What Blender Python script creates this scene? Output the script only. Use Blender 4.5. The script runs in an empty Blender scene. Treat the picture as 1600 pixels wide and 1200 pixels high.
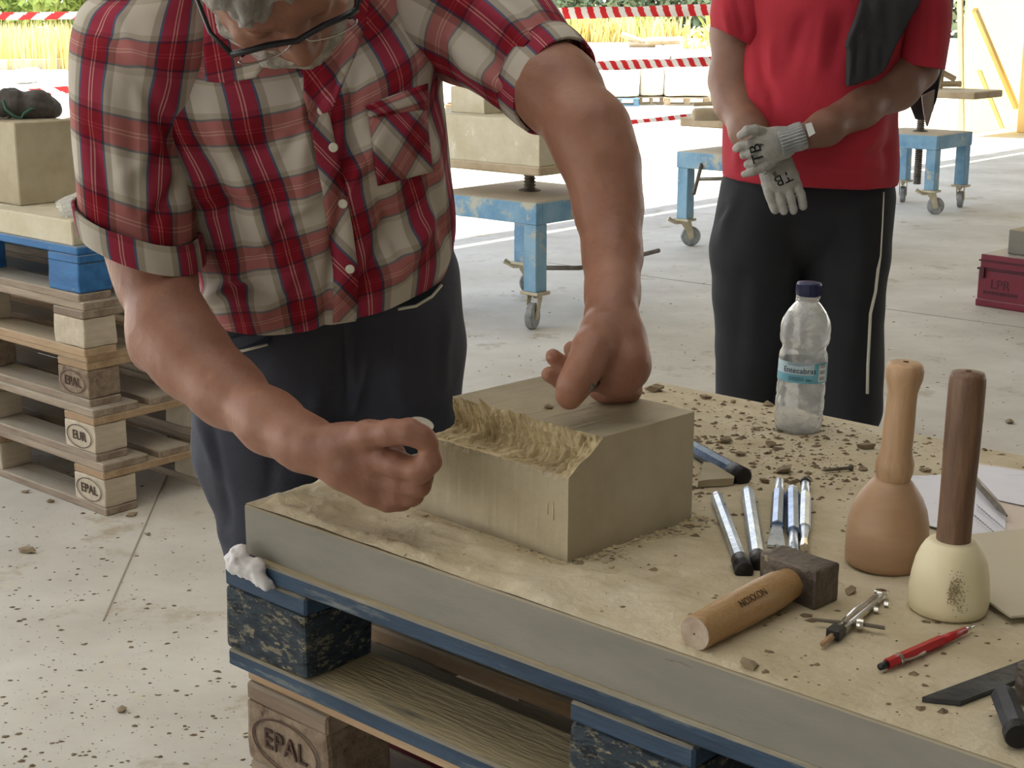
import bpy, bmesh, math, random
import numpy as np
from mathutils import Vector, Matrix, Euler, noise as mnoise
R = math.radians
random.seed(7); rng = np.random.default_rng(7)
S = bpy.context.scene
COL = S.collection

# ---------------------------------------------------------------- camera, sky, sun, exposure
CAMZ, F, PITCH = 1.34, 2400.0, R(14)
cp, sp = math.cos(PITCH), math.sin(PITCH)
cd = bpy.data.cameras.new('camera'); cam = bpy.data.objects.new('camera', cd); COL.objects.link(cam)
cam.location = (0, 0, CAMZ); cam.rotation_euler = (R(90) - PITCH, 0, 0)
cd.sensor_width = 36; cd.lens = 36 * F / 1600; cd.clip_end = 500; cd.clip_start = .05
S.camera = cam
S.view_settings.view_transform = 'Standard'; S.view_settings.look = 'None'
S.view_settings.gamma = 1; S.view_settings.exposure = 0.08
try: S.view_settings.use_curve_mapping = False
except Exception: pass
w = bpy.data.worlds.new('sky'); S.world = w; w.use_nodes = True
wn = w.node_tree.nodes; wl = w.node_tree.links
bgn = wn['Background']
wtc = wn.new('ShaderNodeTexCoord'); wsep = wn.new('ShaderNodeSeparateXYZ'); wramp = wn.new('ShaderNodeValToRGB')
wl.new(wtc.outputs['Generated'], wsep.inputs[0]); wl.new(wsep.outputs['Z'], wramp.inputs[0])
wramp.color_ramp.elements[0].position = 0.0; wramp.color_ramp.elements[0].color = (1.0, .97, .90, 1)
wramp.color_ramp.elements[1].position = .6; wramp.color_ramp.elements[1].color = (.50, .68, 1.0, 1)
wl.new(wramp.outputs[0], bgn.inputs[0]); bgn.inputs[1].default_value = 3.0
sd = bpy.data.lights.new('sun', 'SUN'); sd.energy = 11; sd.angle = R(.6); sd.color = (1, .93, .80)
sun = bpy.data.objects.new('sun', sd); COL.objects.link(sun)
SUN_TO = Vector((-.90, .42, 2.1)).normalized()       # direction towards the sun
sun.rotation_euler = SUN_TO.to_track_quat('Z', 'Y').to_euler()
# unseen fill lamp added behind the camera, to its left
ad = bpy.data.lights.new('left_fill_area', 'AREA'); ad.shape = 'RECTANGLE'; ad.size = 7; ad.size_y = 3.4
ad.energy = 13; ad.color = (1, .97, .93)
ao = bpy.data.objects.new('left_fill_area', ad); COL.objects.link(ao); ao.location = (-5.0, -3.2, 3.0)
ao.rotation_euler = (Vector((-5.0, -3.2, 3.0)) - Vector((0.2, 2, .8))).to_track_quat('Z', 'Y').to_euler()
# overhead fill lamp added above the bench to brighten upward faces
kd = bpy.data.lights.new('overhead_fill', 'AREA'); kd.shape = 'RECTANGLE'; kd.size = 4.5; kd.size_y = 2.4; kd.energy = 42; kd.color = (1, .98, .95)
ko = bpy.data.objects.new('overhead_fill', kd); COL.objects.link(ko); ko.location = (-.9, 2.2, 3.55); ko.rotation_euler = (0, 0, R(-42))
S.cycles.max_bounces = 8; S.cycles.transparent_max_bounces = 12; S.cycles.transmission_bounces = 8

# ---------------------------------------------------------------- measuring helpers (pixels of the 1600x1200 frame)
def ray(x, y):
    dx, dv = (x - 800) / F, (600 - y) / F
    return Vector((dx, cp + dv * sp, -sp + dv * cp))
def pz(x, y, z):
    d = ray(x, y); return Vector((0, 0, CAMZ)) + d * ((z - CAMZ) / d.z)
def py(x, y, Y):
    d = ray(x, y); return Vector((0, 0, CAMZ)) + d * (Y / d.y)
def project(P):
    P = np.asarray(P, float); yy = P[..., 1]; zz = P[..., 2] - CAMZ
    dep = yy * cp - zz * sp; up = yy * sp + zz * cp
    return 800 + F * P[..., 0] / dep, 600 - F * up / dep
U = Vector((.743, -.669, 0)); N = Vector((.669, .743, 0)); M_ = Vector((-.743, .669, 0)); UP = Vector((0, 0, 1))
ANG = math.atan2(-.669, .743)

# ---------------------------------------------------------------- object helpers
def tag(o, label=None, cat=None, group=None, kind=None, category=None):
    cat = cat or category
    if label: o['label'] = label
    if cat: o['category'] = cat
    if group: o['group'] = group
    if kind: o['kind'] = kind
    return o
def empty(name, loc, rz=0, **k):
    o = bpy.data.objects.new(name, None); COL.objects.link(o); o.location = loc; o.rotation_euler = (0, 0, rz)
    o.empty_display_size = .05
    return tag(o, **k)
def link(name, me, mat, parent=None, world=True, smooth=False, **k):
    o = bpy.data.objects.new(name, me); COL.objects.link(o)
    if mat is not None:
        for m in (mat if isinstance(mat, (list, tuple)) else [mat]): me.materials.append(m)
    if parent is not None:
        o.parent = parent
        if world:      # mesh was modelled in world space
            mw = parent_world(parent); o.matrix_parent_inverse = mw.inverted()
    if smooth: me.polygons.foreach_set('use_smooth', [True] * len(me.polygons))
    return tag(o, **k)
def parent_world(p):
    m = Matrix.LocRotScale(p.location, p.rotation_euler, p.scale)
    if p.parent: m = parent_world(p.parent) @ p.matrix_parent_inverse @ m
    return m
def mesh(name, V, Fs):
    me = bpy.data.meshes.new(name)
    V = [tuple(map(float, v)) for v in V] if not isinstance(V, np.ndarray) else V.tolist()
    me.from_pydata(V, [], Fs if not isinstance(Fs, np.ndarray) else Fs.tolist()); me.update()
    return me
def bm_mesh(bm, name='m'):
    me = bpy.data.meshes.new(name); bmesh.ops.recalc_face_normals(bm, faces=bm.faces[:]); bm.to_mesh(me); bm.free(); return me
def add_box(bm, c, s, rot=None, bev=0, seg=1):
    """box centre c, full sizes s, optional 3x3 rotation"""
    m = Matrix.Translation(Vector(c)) @ ((rot.to_4x4() if rot is not None else Matrix()) @ Matrix.Diagonal((*s, 1)))
    r = bmesh.ops.create_cube(bm, size=1, matrix=m)
    if bev: bmesh.ops.bevel(bm, geom=list({e for v in r['verts'] for e in v.link_edges}), offset=bev, segments=seg, affect='EDGES', profile=.6)
def frame_from(d):
    d = Vector(d).normalized(); a = Vector((0, 0, 1)) if abs(d.z) < .9 else Vector((1, 0, 0))
    x = a.cross(d).normalized(); y = d.cross(x); return x, y, d
def add_lathe(bm, prof, base, axis=(0, 0, 1), n=32, cap=True, xref=None):
    """profile [(r, h)...] turned about an axis"""
    x, y, d = frame_from(axis); base = Vector(base)
    if xref is not None: x = Vector(xref).normalized(); y = d.cross(x)
    rings = []
    for r, h in prof:
        rings.append([bm.verts.new(base + d * h + (x * math.cos(2 * math.pi * k / n) + y * math.sin(2 * math.pi * k / n)) * r) for k in range(n)])
    for a, b in zip(rings, rings[1:]):
        for k in range(n): bm.faces.new((a[k], a[(k + 1) % n], b[(k + 1) % n], b[k]))
    if cap:
        bm.faces.new(rings[0][::-1]); bm.faces.new(rings[-1])
def add_tube(bm, pts, rad, n=8, cap=True):
    pts = [Vector(p) for p in pts]; rr = rad if isinstance(rad, (list, tuple)) else [rad] * len(pts)
    prev = None; rings = []
    for i, p in enumerate(pts):
        d = (pts[min(i + 1, len(pts) - 1)] - pts[max(i - 1, 0)]).normalized()
        if prev is None: x, y, _ = frame_from(d)
        else:
            x = (prev - d * prev.dot(d)).normalized(); y = d.cross(x)
        prev = x
        rings.append([bm.verts.new(p + (x * math.cos(2 * math.pi * k / n) + y * math.sin(2 * math.pi * k / n)) * rr[i]) for k in range(n)])
    for a, b in zip(rings, rings[1:]):
        for k in range(n): bm.faces.new((a[k], a[(k + 1) % n], b[(k + 1) % n], b[k]))
    if cap: bm.faces.new(rings[0][::-1]); bm.faces.new(rings[-1])
def add_prism(bm, poly, off):
    """polygon (3D points) pushed along vector off"""
    off = Vector(off); a = [bm.verts.new(Vector(p)) for p in poly]; b = [bm.verts.new(Vector(p) + off) for p in poly]
    n = len(a); bm.faces.new(a); bm.faces.new(b[::-1])
    for k in range(n): bm.faces.new((a[k], b[k], b[(k + 1) % n], a[(k + 1) % n]))
def box_obj(name, c, s, mat, parent=None, rot=None, bev=.002, world=True, **k):
    bm = bmesh.new(); add_box(bm, c, s, rot, bev); return link(name, bm_mesh(bm, name), mat, parent, world, **k)
def rz3(a): return Matrix.Rotation(a, 3, 'Z')
def text_mesh(s, size, extr=.0004, align='CENTER'):
    c = bpy.data.curves.new('t', 'FONT'); c.body = s; c.size = size; c.align_x = align; c.align_y = 'CENTER'; c.extrude = extr; c.resolution_u = 3
    o = bpy.data.objects.new('t', c); COL.objects.link(o)
    me = bpy.data.meshes.new_from_object(o.evaluated_get(bpy.context.evaluated_depsgraph_get()))
    V = np.array([v.co[:] for v in me.vertices]); Fs = [list(p.vertices) for p in me.polygons]
    bpy.data.objects.remove(o); bpy.data.curves.remove(c); bpy.data.meshes.remove(me)
    return V, Fs
def place_text(name, s, size, origin, xdir, ydir, mat, parent, extr=.0004, sx=1.0, fn=None, **k):
    V, Fs = text_mesh(s, size, extr)
    xd = Vector(xdir).normalized(); yd = Vector(ydir).normalized(); zd = xd.cross(yd); o = Vector(origin)
    P = [fn(v[0] * sx, v[1], v[2]) if fn else o + xd * v[0] * sx + yd * v[1] + zd * v[2] for v in V]
    return link(name, mesh(name, P, Fs), mat, parent, **k)
def grid_faces(nr, nc, wrap=False):
    i, j = np.meshgrid(np.arange(nr - 1), np.arange(nc if wrap else nc - 1), indexing='ij')
    j2 = (j + 1) % nc; f = np.stack([i * nc + j, i * nc + j2, (i + 1) * nc + j2, (i + 1) * nc + j], -1).reshape(-1, 4)
    return f
def set_uv(me, uvv):
    uv = me.uv_layers.new(name='UVMap'); idx = np.empty(len(me.loops), int); me.loops.foreach_get('vertex_index', idx)
    uv.data.foreach_set('uv', np.asarray(uvv, np.float32)[idx].ravel())

# numpy value noise
def _h(ix, iy, iz):
    n = (ix * 374761393 + iy * 668265263 + iz * 2147483647 * 0 + iz * 1274126177) & 0x7fffffff
    n = ((n ^ (n >> 13)) * 1274126177) & 0x7fffffff
    return ((n ^ (n >> 16)) & 0xffff) / 65535.0
def vnoise(P, sc):
    Q = np.asarray(P, float) * sc; I = np.floor(Q).astype(np.int64); f = Q - I; f = f * f * (3 - 2 * f); out = 0
    for a in (0, 1):
        for b in (0, 1):
            for c in (0, 1):
                wgt = (f[..., 0] if a else 1 - f[..., 0]) * (f[..., 1] if b else 1 - f[..., 1]) * (f[..., 2] if c else 1 - f[..., 2])
                out = out + wgt * _h(I[..., 0] + a, I[..., 1] + b, I[..., 2] + c)
    return out * 2 - 1
def fbm(P, sc, o=3):
    r = 0; a = 1
    for k in range(o): r = r + a * vnoise(np.asarray(P) + 17.3 * k, sc * 2 ** k); a *= .5
    return r

# ---------------------------------------------------------------- signed distance bodies
class SDF:
    def __init__(s, h): s.h = h; s.ops = []
    def cone(s, a, ra, b, rb, k=.01, flat=None, f=1.0, sub=False):
        s.ops.append(('c', np.array(a, float), ra, np.array(b, float), rb, k, None if flat is None else np.array(Vector(flat).normalized()), f, sub)); return s
    def chain(s, pts, k=.01, **kw):
        for (a, ra), (b, rb) in zip(pts, pts[1:]): s.cone(a, ra, b, rb, k, **kw)
        return s
    def ell(s, c, r, rot=None, k=.01, sub=False):
        s.ops.append(('e', np.array(c, float), np.array(r, float), np.array(rot if rot is not None else Matrix.Identity(3)), k, sub)); return s
    def cut(s, p, n, k=.003): s.ops.append(('p', np.array(p, float), np.array(Vector(n).normalized()), k)); return s
    def mesh(s, name='body', extra=None, pad=.0):
        lo = np.full(3, 1e9); hi = -lo
        for o in s.ops:
            if o[0] == 'c' and not o[8]:
                m = max(o[2], o[4]) * max(1, o[7]); lo = np.minimum(lo, np.minimum(o[1], o[3]) - m); hi = np.maximum(hi, np.maximum(o[1], o[3]) + m)
            if o[0] == 'e' and not o[5]: m = max(o[2]); lo = np.minimum(lo, o[1] - m); hi = np.maximum(hi, o[1] + m)
        lo -= s.h * 4 + pad; hi += s.h * 4 + pad
        dim = np.ceil((hi - lo) / s.h).astype(int) + 1
        G = np.full(dim, .06, np.float32); ax = [lo[i] + s.h * np.arange(dim[i]) for i in range(3)]
        for o in s.ops:
            if o[0] == 'c': m = max(o[2], o[4]) * max(1, o[7]) + o[5] + .012; l = np.minimum(o[1], o[3]) - m; u = np.maximum(o[1], o[3]) + m
            elif o[0] == 'e': m = max(o[2]) + o[4] + .012; l = o[1] - m; u = o[1] + m
            else: l, u = lo, hi
            i0 = np.clip(np.floor((l - lo) / s.h).astype(int), 0, dim); i1 = np.clip(np.ceil((u - lo) / s.h).astype(int) + 1, 0, dim)
            if np.any(i1 <= i0): continue
            sl = tuple(slice(i0[i], i1[i]) for i in range(3))
            X = ax[0][sl[0]][:, None, None].astype(np.float32); Y = ax[1][sl[1]][None, :, None].astype(np.float32); Z = ax[2][sl[2]][None, None, :].astype(np.float32)
            g = G[sl]
            if o[0] == 'c':
                a, ra, b, rb, k, fl, ff, sub = o[1:]
                dx, dy, dz = X - a[0], Y - a[1], Z - a[2]; ab = b - a; L2 = float(ab @ ab) + 1e-12
                t = np.clip((dx * ab[0] + dy * ab[1] + dz * ab[2]) / L2, 0, 1)
                qx, qy, qz = dx - t * ab[0], dy - t * ab[1], dz - t * ab[2]
                if fl is not None:
                    q = (qx * fl[0] + qy * fl[1] + qz * fl[2]) * (1 / ff - 1)
                    qx = qx + q * fl[0]; qy = qy + q * fl[1]; qz = qz + q * fl[2]
                d = np.sqrt(qx * qx + qy * qy + qz * qz) - (ra + t * (rb - ra))
            elif o[0] == 'e':
                c, r, Rm, k, sub = o[1:]; dx, dy, dz = X - c[0], Y - c[1], Z - c[2]; q = 0; q2 = 0
                for i in range(3):
                    v = (dx * Rm[0][i] + dy * Rm[1][i] + dz * Rm[2][i]) / r[i]; q = q + v * v; q2 = q2 + (v / r[i]) ** 2
                k0 = np.sqrt(q); d = k0 * (k0 - 1) / np.maximum(np.sqrt(q2), 1e-6)
            else:
                p, n, k = o[1:]; d = (X - p[0]) * n[0] + (Y - p[1]) * n[1] + (Z - p[2]) * n[2]
                G[sl] = np.maximum(g, d); continue
            if sub:
                hh = np.clip(.5 - .5 * (g + d) / k, 0, 1); G[sl] = g * (1 - hh) + (-d) * hh + k * hh * (1 - hh)
            else:
                hh = np.clip(.5 + .5 * (g - d) / k, 0, 1); G[sl] = g * (1 - hh) + d * hh - k * hh * (1 - hh)
        # surface nets
        ins = G < 0; sh = tuple(np.array(dim) - 1)
        cnt = np.zeros(sh, np.uint8)
        offs = [(a, b, c) for a in (0, 1) for b in (0, 1) for c in (0, 1)]
        def sub_(A, o): return A[o[0]:o[0] + sh[0], o[1]:o[1] + sh[1], o[2]:o[2] + sh[2]]
        for o in offs: cnt += sub_(ins, o)
        act = np.argwhere((cnt > 0) & (cnt < 8)); idm = np.full(sh, -1, np.int64); idm[tuple(act.T)] = np.arange(len(act))
        vals = np.stack([G[act[:, 0] + o[0], act[:, 1] + o[1], act[:, 2] + o[2]] for o in offs], 1)
        acc = np.zeros((len(act), 3)); n = np.zeros(len(act))
        for i, a in enumerate(offs):
            for j, b in enumerate(offs):
                if i < j and sum(abs(a[q] - b[q]) for q in range(3)) == 1:
                    m = (vals[:, i] < 0) != (vals[:, j] < 0); t = np.where(m, vals[:, i] / np.where(m, vals[:, i] - vals[:, j], 1), 0)
                    P = np.array(a)[None] + t[:, None] * (np.array(b) - np.array(a))[None]; acc += np.where(m[:, None], P, 0); n += m
        V = lo + s.h * (act + acc / n[:, None]); quads = []
        for axx in range(3):
            o2 = [q for q in range(3) if q != axx]
            sl0 = [slice(1, -1)] * 3; sl0[axx] = slice(0, -1); sl1 = [slice(1, -1)] * 3; sl1[axx] = slice(1, None)
            A, B = ins[tuple(sl0)], ins[tuple(sl1)]
            E = np.argwhere(A != B); s0 = A[tuple(E.T)]
            base = E.copy(); base[:, o2[0]] += 1; base[:, o2[1]] += 1
            def cell(d0, d1):
                q = base.copy(); q[:, o2[0]] -= d0; q[:, o2[1]] -= d1; return idm[tuple(q.T)]
            Q = np.stack([cell(1, 1), cell(0, 1), cell(0, 0), cell(1, 0)], 1)
            flip = s0 if axx != 1 else ~s0
            Q = np.where(flip[:, None], Q, Q[:, ::-1]); quads.append(Q)
        Q = np.concatenate(quads)
        V = relax(V, Q, 2)
        if extra is not None: V = extra(V, vnormals(V, Q))
        return mesh(name, V, Q)
def relax(V, Q, it=2, lam=.5):
    for _ in range(it):
        A = np.zeros_like(V); c = np.zeros(len(V))
        for a in range(4):
            for b in (1, 3):
                np.add.at(A, Q[:, a], V[Q[:, (a + b) % 4]]); np.add.at(c, Q[:, a], 1)
        V = V + lam * (A / np.maximum(c, 1)[:, None] - V)
    return V
def vnormals(V, Q):
    n = np.cross(V[Q[:, 2]] - V[Q[:, 0]], V[Q[:, 3]] - V[Q[:, 1]]); Nn = np.zeros_like(V)
    for a in range(4): np.add.at(Nn, Q[:, a], n)
    return Nn / np.maximum(np.linalg.norm(Nn, axis=1), 1e-12)[:, None]

# ---------------------------------------------------------------- materials
MATS = {}
def srgb(c): return tuple((x / 255 / 12.92 if x / 255 <= .04045 else ((x / 255 + .055) / 1.055) ** 2.4) for x in c) + (1,)
def mk(name, c1, c2=None, sc=6, rough=.7, bump=0, bsc=60, metal=0, stretch=(1, 1, 1), detail=6, spots=None, coords='Object', spec=.5, dust=None, rot=(0, 0, 0), lo=.35, hi=.65, sss=0):
    """spots=(colour, scale, threshold, softness); dust=(colour, amount): settles on faces that look up"""
    m = bpy.data.materials.new(name); m.use_nodes = True; nt = m.node_tree; nd = nt.nodes; L = nt.links; b = nd['Principled BSDF']
    b.inputs['Roughness'].default_value = rough; b.inputs['Metallic'].default_value = metal; b.inputs['Specular IOR Level'].default_value = spec
    tc = nd.new('ShaderNodeTexCoord'); mp = nd.new('ShaderNodeMapping'); L.new(tc.outputs[coords], mp.inputs[0]); mp.inputs['Scale'].default_value = stretch; mp.inputs['Rotation'].default_value = rot
    n1 = nd.new('ShaderNodeTexNoise'); n1.inputs['Scale'].default_value = sc; n1.inputs['Detail'].default_value = detail; n1.inputs['Roughness'].default_value = .62; L.new(mp.outputs[0], n1.inputs[0])
    rp = nd.new('ShaderNodeValToRGB'); rp.color_ramp.elements[0].position = lo; rp.color_ramp.elements[1].position = hi
    rp.color_ramp.elements[0].color = srgb(c1); rp.color_ramp.elements[1].color = srgb(c2 or c1); L.new(n1.outputs['Fac'], rp.inputs[0]); out = rp.outputs[0]
    def mix(a, colr, fac):
        x = nd.new('ShaderNodeMix'); x.data_type = 'RGBA'; L.new(fac, x.inputs[0]); L.new(a, x.inputs[6]); x.inputs[7].default_value = srgb(colr); return x.outputs[2]
    for spt in (spots if isinstance(spots, list) else [spots] if spots else []):
        n2 = nd.new('ShaderNodeTexNoise'); n2.inputs['Scale'].default_value = spt[1]; n2.inputs['Detail'].default_value = 5; n2.inputs['Roughness'].default_value = .7; L.new(mp.outputs[0], n2.inputs[0])
        r2 = nd.new('ShaderNodeMapRange'); r2.inputs[1].default_value = spt[2]; r2.inputs[2].default_value = spt[2] + spt[3]; L.new(n2.outputs['Fac'], r2.inputs[0]); out = mix(out, spt[0], r2.outputs[0])
    if dust:
        g = nd.new('ShaderNodeNewGeometry'); sx = nd.new('ShaderNodeSeparateXYZ'); L.new(g.outputs['Normal'], sx.inputs[0])
        r3 = nd.new('ShaderNodeMapRange'); r3.inputs[1].default_value = .5; r3.inputs[2].default_value = .95; r3.inputs[4].default_value = dust[1]; L.new(sx.outputs[2], r3.inputs[0])
        n3 = nd.new('ShaderNodeTexNoise'); n3.inputs['Scale'].default_value = 9; n3.inputs['Detail'].default_value = 6; L.new(mp.outputs[0], n3.inputs[0])
        r4 = nd.new('ShaderNodeMapRange'); r4.inputs[1].default_value = .16; r4.inputs[2].default_value = .40; L.new(n3.outputs['Fac'], r4.inputs[0])
        mu = nd.new('ShaderNodeMath'); mu.operation = 'MULTIPLY'; L.new(r3.outputs[0], mu.inputs[0]); L.new(r4.outputs[0], mu.inputs[1]); out = mix(out, dust[0], mu.outputs[0])
    L.new(out, b.inputs['Base Color'])
    if sss: b.inputs['Subsurface Weight'].default_value = sss; b.inputs['Subsurface Radius'].default_value = (.01, .004, .002)
    if bump:
        nb = nd.new('ShaderNodeTexNoise'); nb.inputs['Scale'].default_value = bsc; nb.inputs['Detail'].default_value = 5; L.new(mp.outputs[0], nb.inputs[0])
        bp = nd.new('ShaderNodeBump'); bp.inputs['Strength'].default_value = bump; bp.inputs['Distance'].default_value = .004; L.new(nb.outputs['Fac'], bp.inputs['Height']); L.new(bp.outputs[0], b.inputs['Normal'])
    MATS[name] = m; return m
DUST = (186, 170, 140)
mk('concrete', (186, 180, 168), (214, 210, 200), 1.3, .85, .25, 40, spots=[((168, 154, 130), 3.5, .58, .12), ((120, 100, 82), 46, .70, .03), ((205, 196, 176), 9, .6, .1)])
mk('gravel', (205, 192, 165), (232, 222, 200), 1.2, .95, .5, 12, spots=((160, 148, 120), 5, .6, .1))
mk('slab_stone', (124, 121, 112), (138, 134, 124), 4, .85, .12, 90, stretch=(1, 1, 4), spots=[((104, 94, 80), 9, .68, .06)], dust=((176, 158, 124), .9))
mk('dust', (182, 168, 138), (200, 188, 162), 14, .95, .6, 120, spots=[((206, 196, 174), 3.2, .50, .14), ((128, 108, 82), 70, .66, .05)])
mk('block_stone', (163, 151, 125), (181, 171, 147), 7, .85, .15, 120, spots=[((188, 176, 148), 24, .70, .06)])
mk('fresh_stone', (164, 147, 114), (214, 198, 162), 30, .95, .5, 150, lo=.3, hi=.7)
mk('pale_stone', (190, 180, 152), (206, 198, 176), 9, .85, .2, 60, spots=((216, 210, 190), 14, .6, .08))
mk('dark_chip', (92, 76, 58), (140, 122, 98), 40, .95)
mk('stone_chip', (120, 102, 80), (172, 156, 128), 30, .9, .4, 100)
mk('blue_wood', (30, 50, 72), (50, 74, 98), 5, .75, .6, 30, stretch=(1, 7, 7), spots=[((112, 118, 116), 6, .56, .12), ((22, 32, 42), 12, .66, .04)], dust=((184, 168, 134), 1.0))
mk('bright_blue_wood', (30, 88, 142), (46, 112, 168), 5, .7, .35, 30, stretch=(1, 6, 6), spots=[((120, 136, 142), 8, .66, .08)], dust=((150, 148, 136), .7))
mk('blue_chipboard', (22, 34, 46), (50, 62, 70), 34, .85, 1.0, 70, stretch=(.8, 1, 2), spots=[((118, 112, 94), 44, .53, .07), ((146, 132, 104), 70, .60, .05), ((12, 18, 26), 36, .57, .05)])
mk('old_wood', (120, 102, 86), (160, 144, 124), 4, .8, .5, 24, stretch=(1, 9, 9), spots=[((84, 66, 52), 5, .68, .05)], dust=((180, 172, 156), .7))
mk('fresh_wood', (156, 128, 98), (182, 156, 124), 4, .8, .4, 24, stretch=(1, 9, 9), spots=[((112, 84, 60), 4, .68, .05)], dust=((176, 166, 144), .7))
mk('chip_block', (112, 94, 78), (148, 130, 110), 50, .9, .8, 90, spots=((84, 66, 52), 36, .62, .05))
mk('light_block', (176, 162, 140), (196, 184, 164), 6, .8, .3, 40, stretch=(6, 1, 6))
mk('burn_mark', (66, 48, 38), (84, 62, 50), 20, .9)
mk('skin', (134, 92, 74), (152, 108, 88), 12, .5, .18, 170, spots=[((128, 82, 66), 20, .66, .1)], spec=.4, sss=.12)
mk('skin_dark', (118, 84, 70), (134, 98, 82), 9, .5, .12, 150, spec=.4, sss=.1)
mk('lips', (120, 70, 62), None, 8, .5)
mk('grey_hair', (112, 108, 104), (176, 171, 166), 30, .6, .9, 60, stretch=(1, 1, .25))
mk('beard', (140, 134, 126), (180, 174, 164), 60, .8, .8, 160)
mk('dark_hair', (34, 28, 26), (50, 42, 38), 30, .6, .6, 80)
mk('black_plastic', (16, 18, 24), (26, 28, 34), 20, .35)
mk('white_thread', (214, 210, 196), None, 5, .7)
mk('charcoal_cloth', (50, 53, 66), (62, 65, 78), 3, .85, .25, 400, spots=((74, 74, 80), 3, .62, .14))
mk('navy_lining', (22, 30, 42), (28, 36, 50), 5, .9)
mk('black_cloth', (20, 22, 28), (29, 31, 38), 4, .85, .2, 300)
mk('jacket_cloth', (26, 27, 32), (36, 36, 40), 5, .8, .3, 80)
mk('red_cloth', (156, 28, 46), (172, 36, 54), 4, .85, .2, 300)
mk('glove_knit', (148, 146, 142), (166, 164, 158), 60, .85, .5, 420)
mk('glove_cuff', (136, 138, 138), (158, 160, 160), 30, .9, .6, 300)
mk('print_black', (30, 32, 34), None, 5, .7)
mk('steel', (186, 200, 220), (222, 230, 240), 50, .30, .25, 200, metal=.85, spots=((120, 132, 150), 90, .6, .05))
mk('dark_steel', (58, 60, 66), (84, 86, 92), 16, .45, .25, 120, metal=.75)
mk('worn_steel', (70, 62, 56), (110, 100, 90), 30, .5, .6, 140, metal=.6, spots=((150, 138, 120), 60, .64, .05))
mk('blue_steel', (92, 112, 146), (150, 168, 198), 14, .25, .1, 80, metal=.85)
mk('black_steel', (26, 25, 26), (42, 40, 40), 18, .5, .3, 120, metal=.4)
mk('chrome', (190, 188, 184), (220, 218, 212), 20, .22, metal=1)
mk('handle_wood', (160, 124, 80), (180, 146, 102), 6, .32, .15, 60, stretch=(1, 8, 8), coords='Generated', spots=((146, 98, 56), 4, .64, .1))
mk('end_grain', (150, 130, 112), (188, 172, 154), 30, .8, .6, 60)
mk('beech', (162, 128, 98), (176, 143, 112), 8, .5, .10, 50, stretch=(1, 1, 4), spots=((132, 92, 62), 26, .72, .04))
mk('beech_handle', (164, 130, 98), (188, 154, 120), 14, .5, .15, 60, stretch=(5, 5, .7))
mk('walnut', (92, 66, 50), (122, 92, 70), 16, .5, .2, 60, stretch=(5, 5, .7))
mk('nylon', (220, 209, 172), (230, 220, 190), 8, .5, .1, 60, spots=[((196, 182, 142), 18, .66, .10)])
mk('smudge', (120, 106, 80), (160, 146, 112), 60, .8)
mk('red_plastic', (168, 26, 34), (186, 36, 42), 9, .35)
mk('maroon_paint', (104, 16, 38), (122, 24, 48), 5, .5, dust=((176, 172, 164), .8))
mk('maroon_dark', (70, 12, 28), None, 5, .6)
mk('paper', (214, 214, 226), (230, 230, 238), 3, .8, .3, 8)
mk('tan_paper', (206, 190, 176), (222, 208, 196), 3, .85, .2, 10)
mk('ink', (130, 130, 150), None, 5, .8)
mk('zinc_sheet', (186, 176, 156), (200, 192, 172), 3, .6, .1, 30, dust=((196, 186, 162), .5))
mk('cap_blue', (24, 30, 66), (32, 40, 84), 8, .4)
mk('label_teal', (90, 160, 190), (120, 186, 206), 30, .5)
mk('label_pale', (178, 206, 220), (196, 216, 228), 30, .5)
mk('label_dark', (22, 34, 66), None, 5, .5)
mk('label_white', (226, 230, 232), None, 5, .5)
mk('trolley_blue', (92, 142, 178), (134, 172, 194), 6, .6, .4, 60, spots=[((182, 180, 160), 8, .56, .1), ((120, 92, 66), 22, .68, .05)], dust=((196, 190, 172), .95))
mk('caster_metal', (176, 164, 136), (200, 190, 164), 20, .6, .3, 60, metal=.2)
mk('caster_wheel', (110, 114, 116), (164, 166, 164), 20, .6, .2, 60)
mk('screw_steel', (92, 84, 74), (120, 112, 100), 20, .6, .4, 80, metal=.4)
mk('board_wood', (166, 146, 116), (190, 172, 146), 8, .8, .4, 30, dust=((204, 192, 166), .8))
mk('wall_cream', (226, 206, 160), (236, 220, 180), 3, .8, .15, 20)
mk('blocker_wall', (150, 146, 138), (164, 160, 150), 3, .85)
mk('wall_tan', (216, 188, 136), (226, 202, 154), 3, .8, .15, 20)
mk('ceiling_sheet', (176, 174, 168), (190, 188, 182), 3, .8)
mk('wrap_white', (214, 208, 190), (238, 234, 222), 7, .35, .8, 14, stretch=(1, 1, 3))
mk('grey_sheet', (170, 172, 160), (186, 186, 174), 4, .7)
mk('tape_red', (214, 24, 34), None, 5, .5)
mk('tape_white', (240, 236, 232), None, 5, .5)
mk('dry_grass', (222, 196, 112), (244, 228, 166), .9, .9, coords='Object')
mk('green_leaves', (132, 156, 72), (196, 204, 120), .6, .8, coords='Object')
mk('dark_leaves', (108, 124, 98), (156, 166, 128), .5, .8, coords='Object')
mk('glove_green', (44, 92, 78), (70, 120, 100), 20, .7)
mk('glove_dark', (62, 58, 56), (92, 86, 82), 26, .7, .4, 80)
mk('grey_cloth', (150, 142, 138), (176, 168, 160), 12, .8, .5, 30)
mk('white_plaster', (214, 212, 214), (232, 230, 232), 8, .6, .4, 30)
mk('felt_blue', (176, 206, 224), None, 5, .6)
m = MATS['wall_cream'].copy(); m.name = 'translucent_panel'; nt = m.node_tree
tr = nt.nodes.new('ShaderNodeBsdfTranslucent'); tr.inputs[0].default_value = srgb((250, 240, 205)); mx = nt.nodes.new('ShaderNodeMixShader'); mx.inputs[0].default_value = .8
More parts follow.
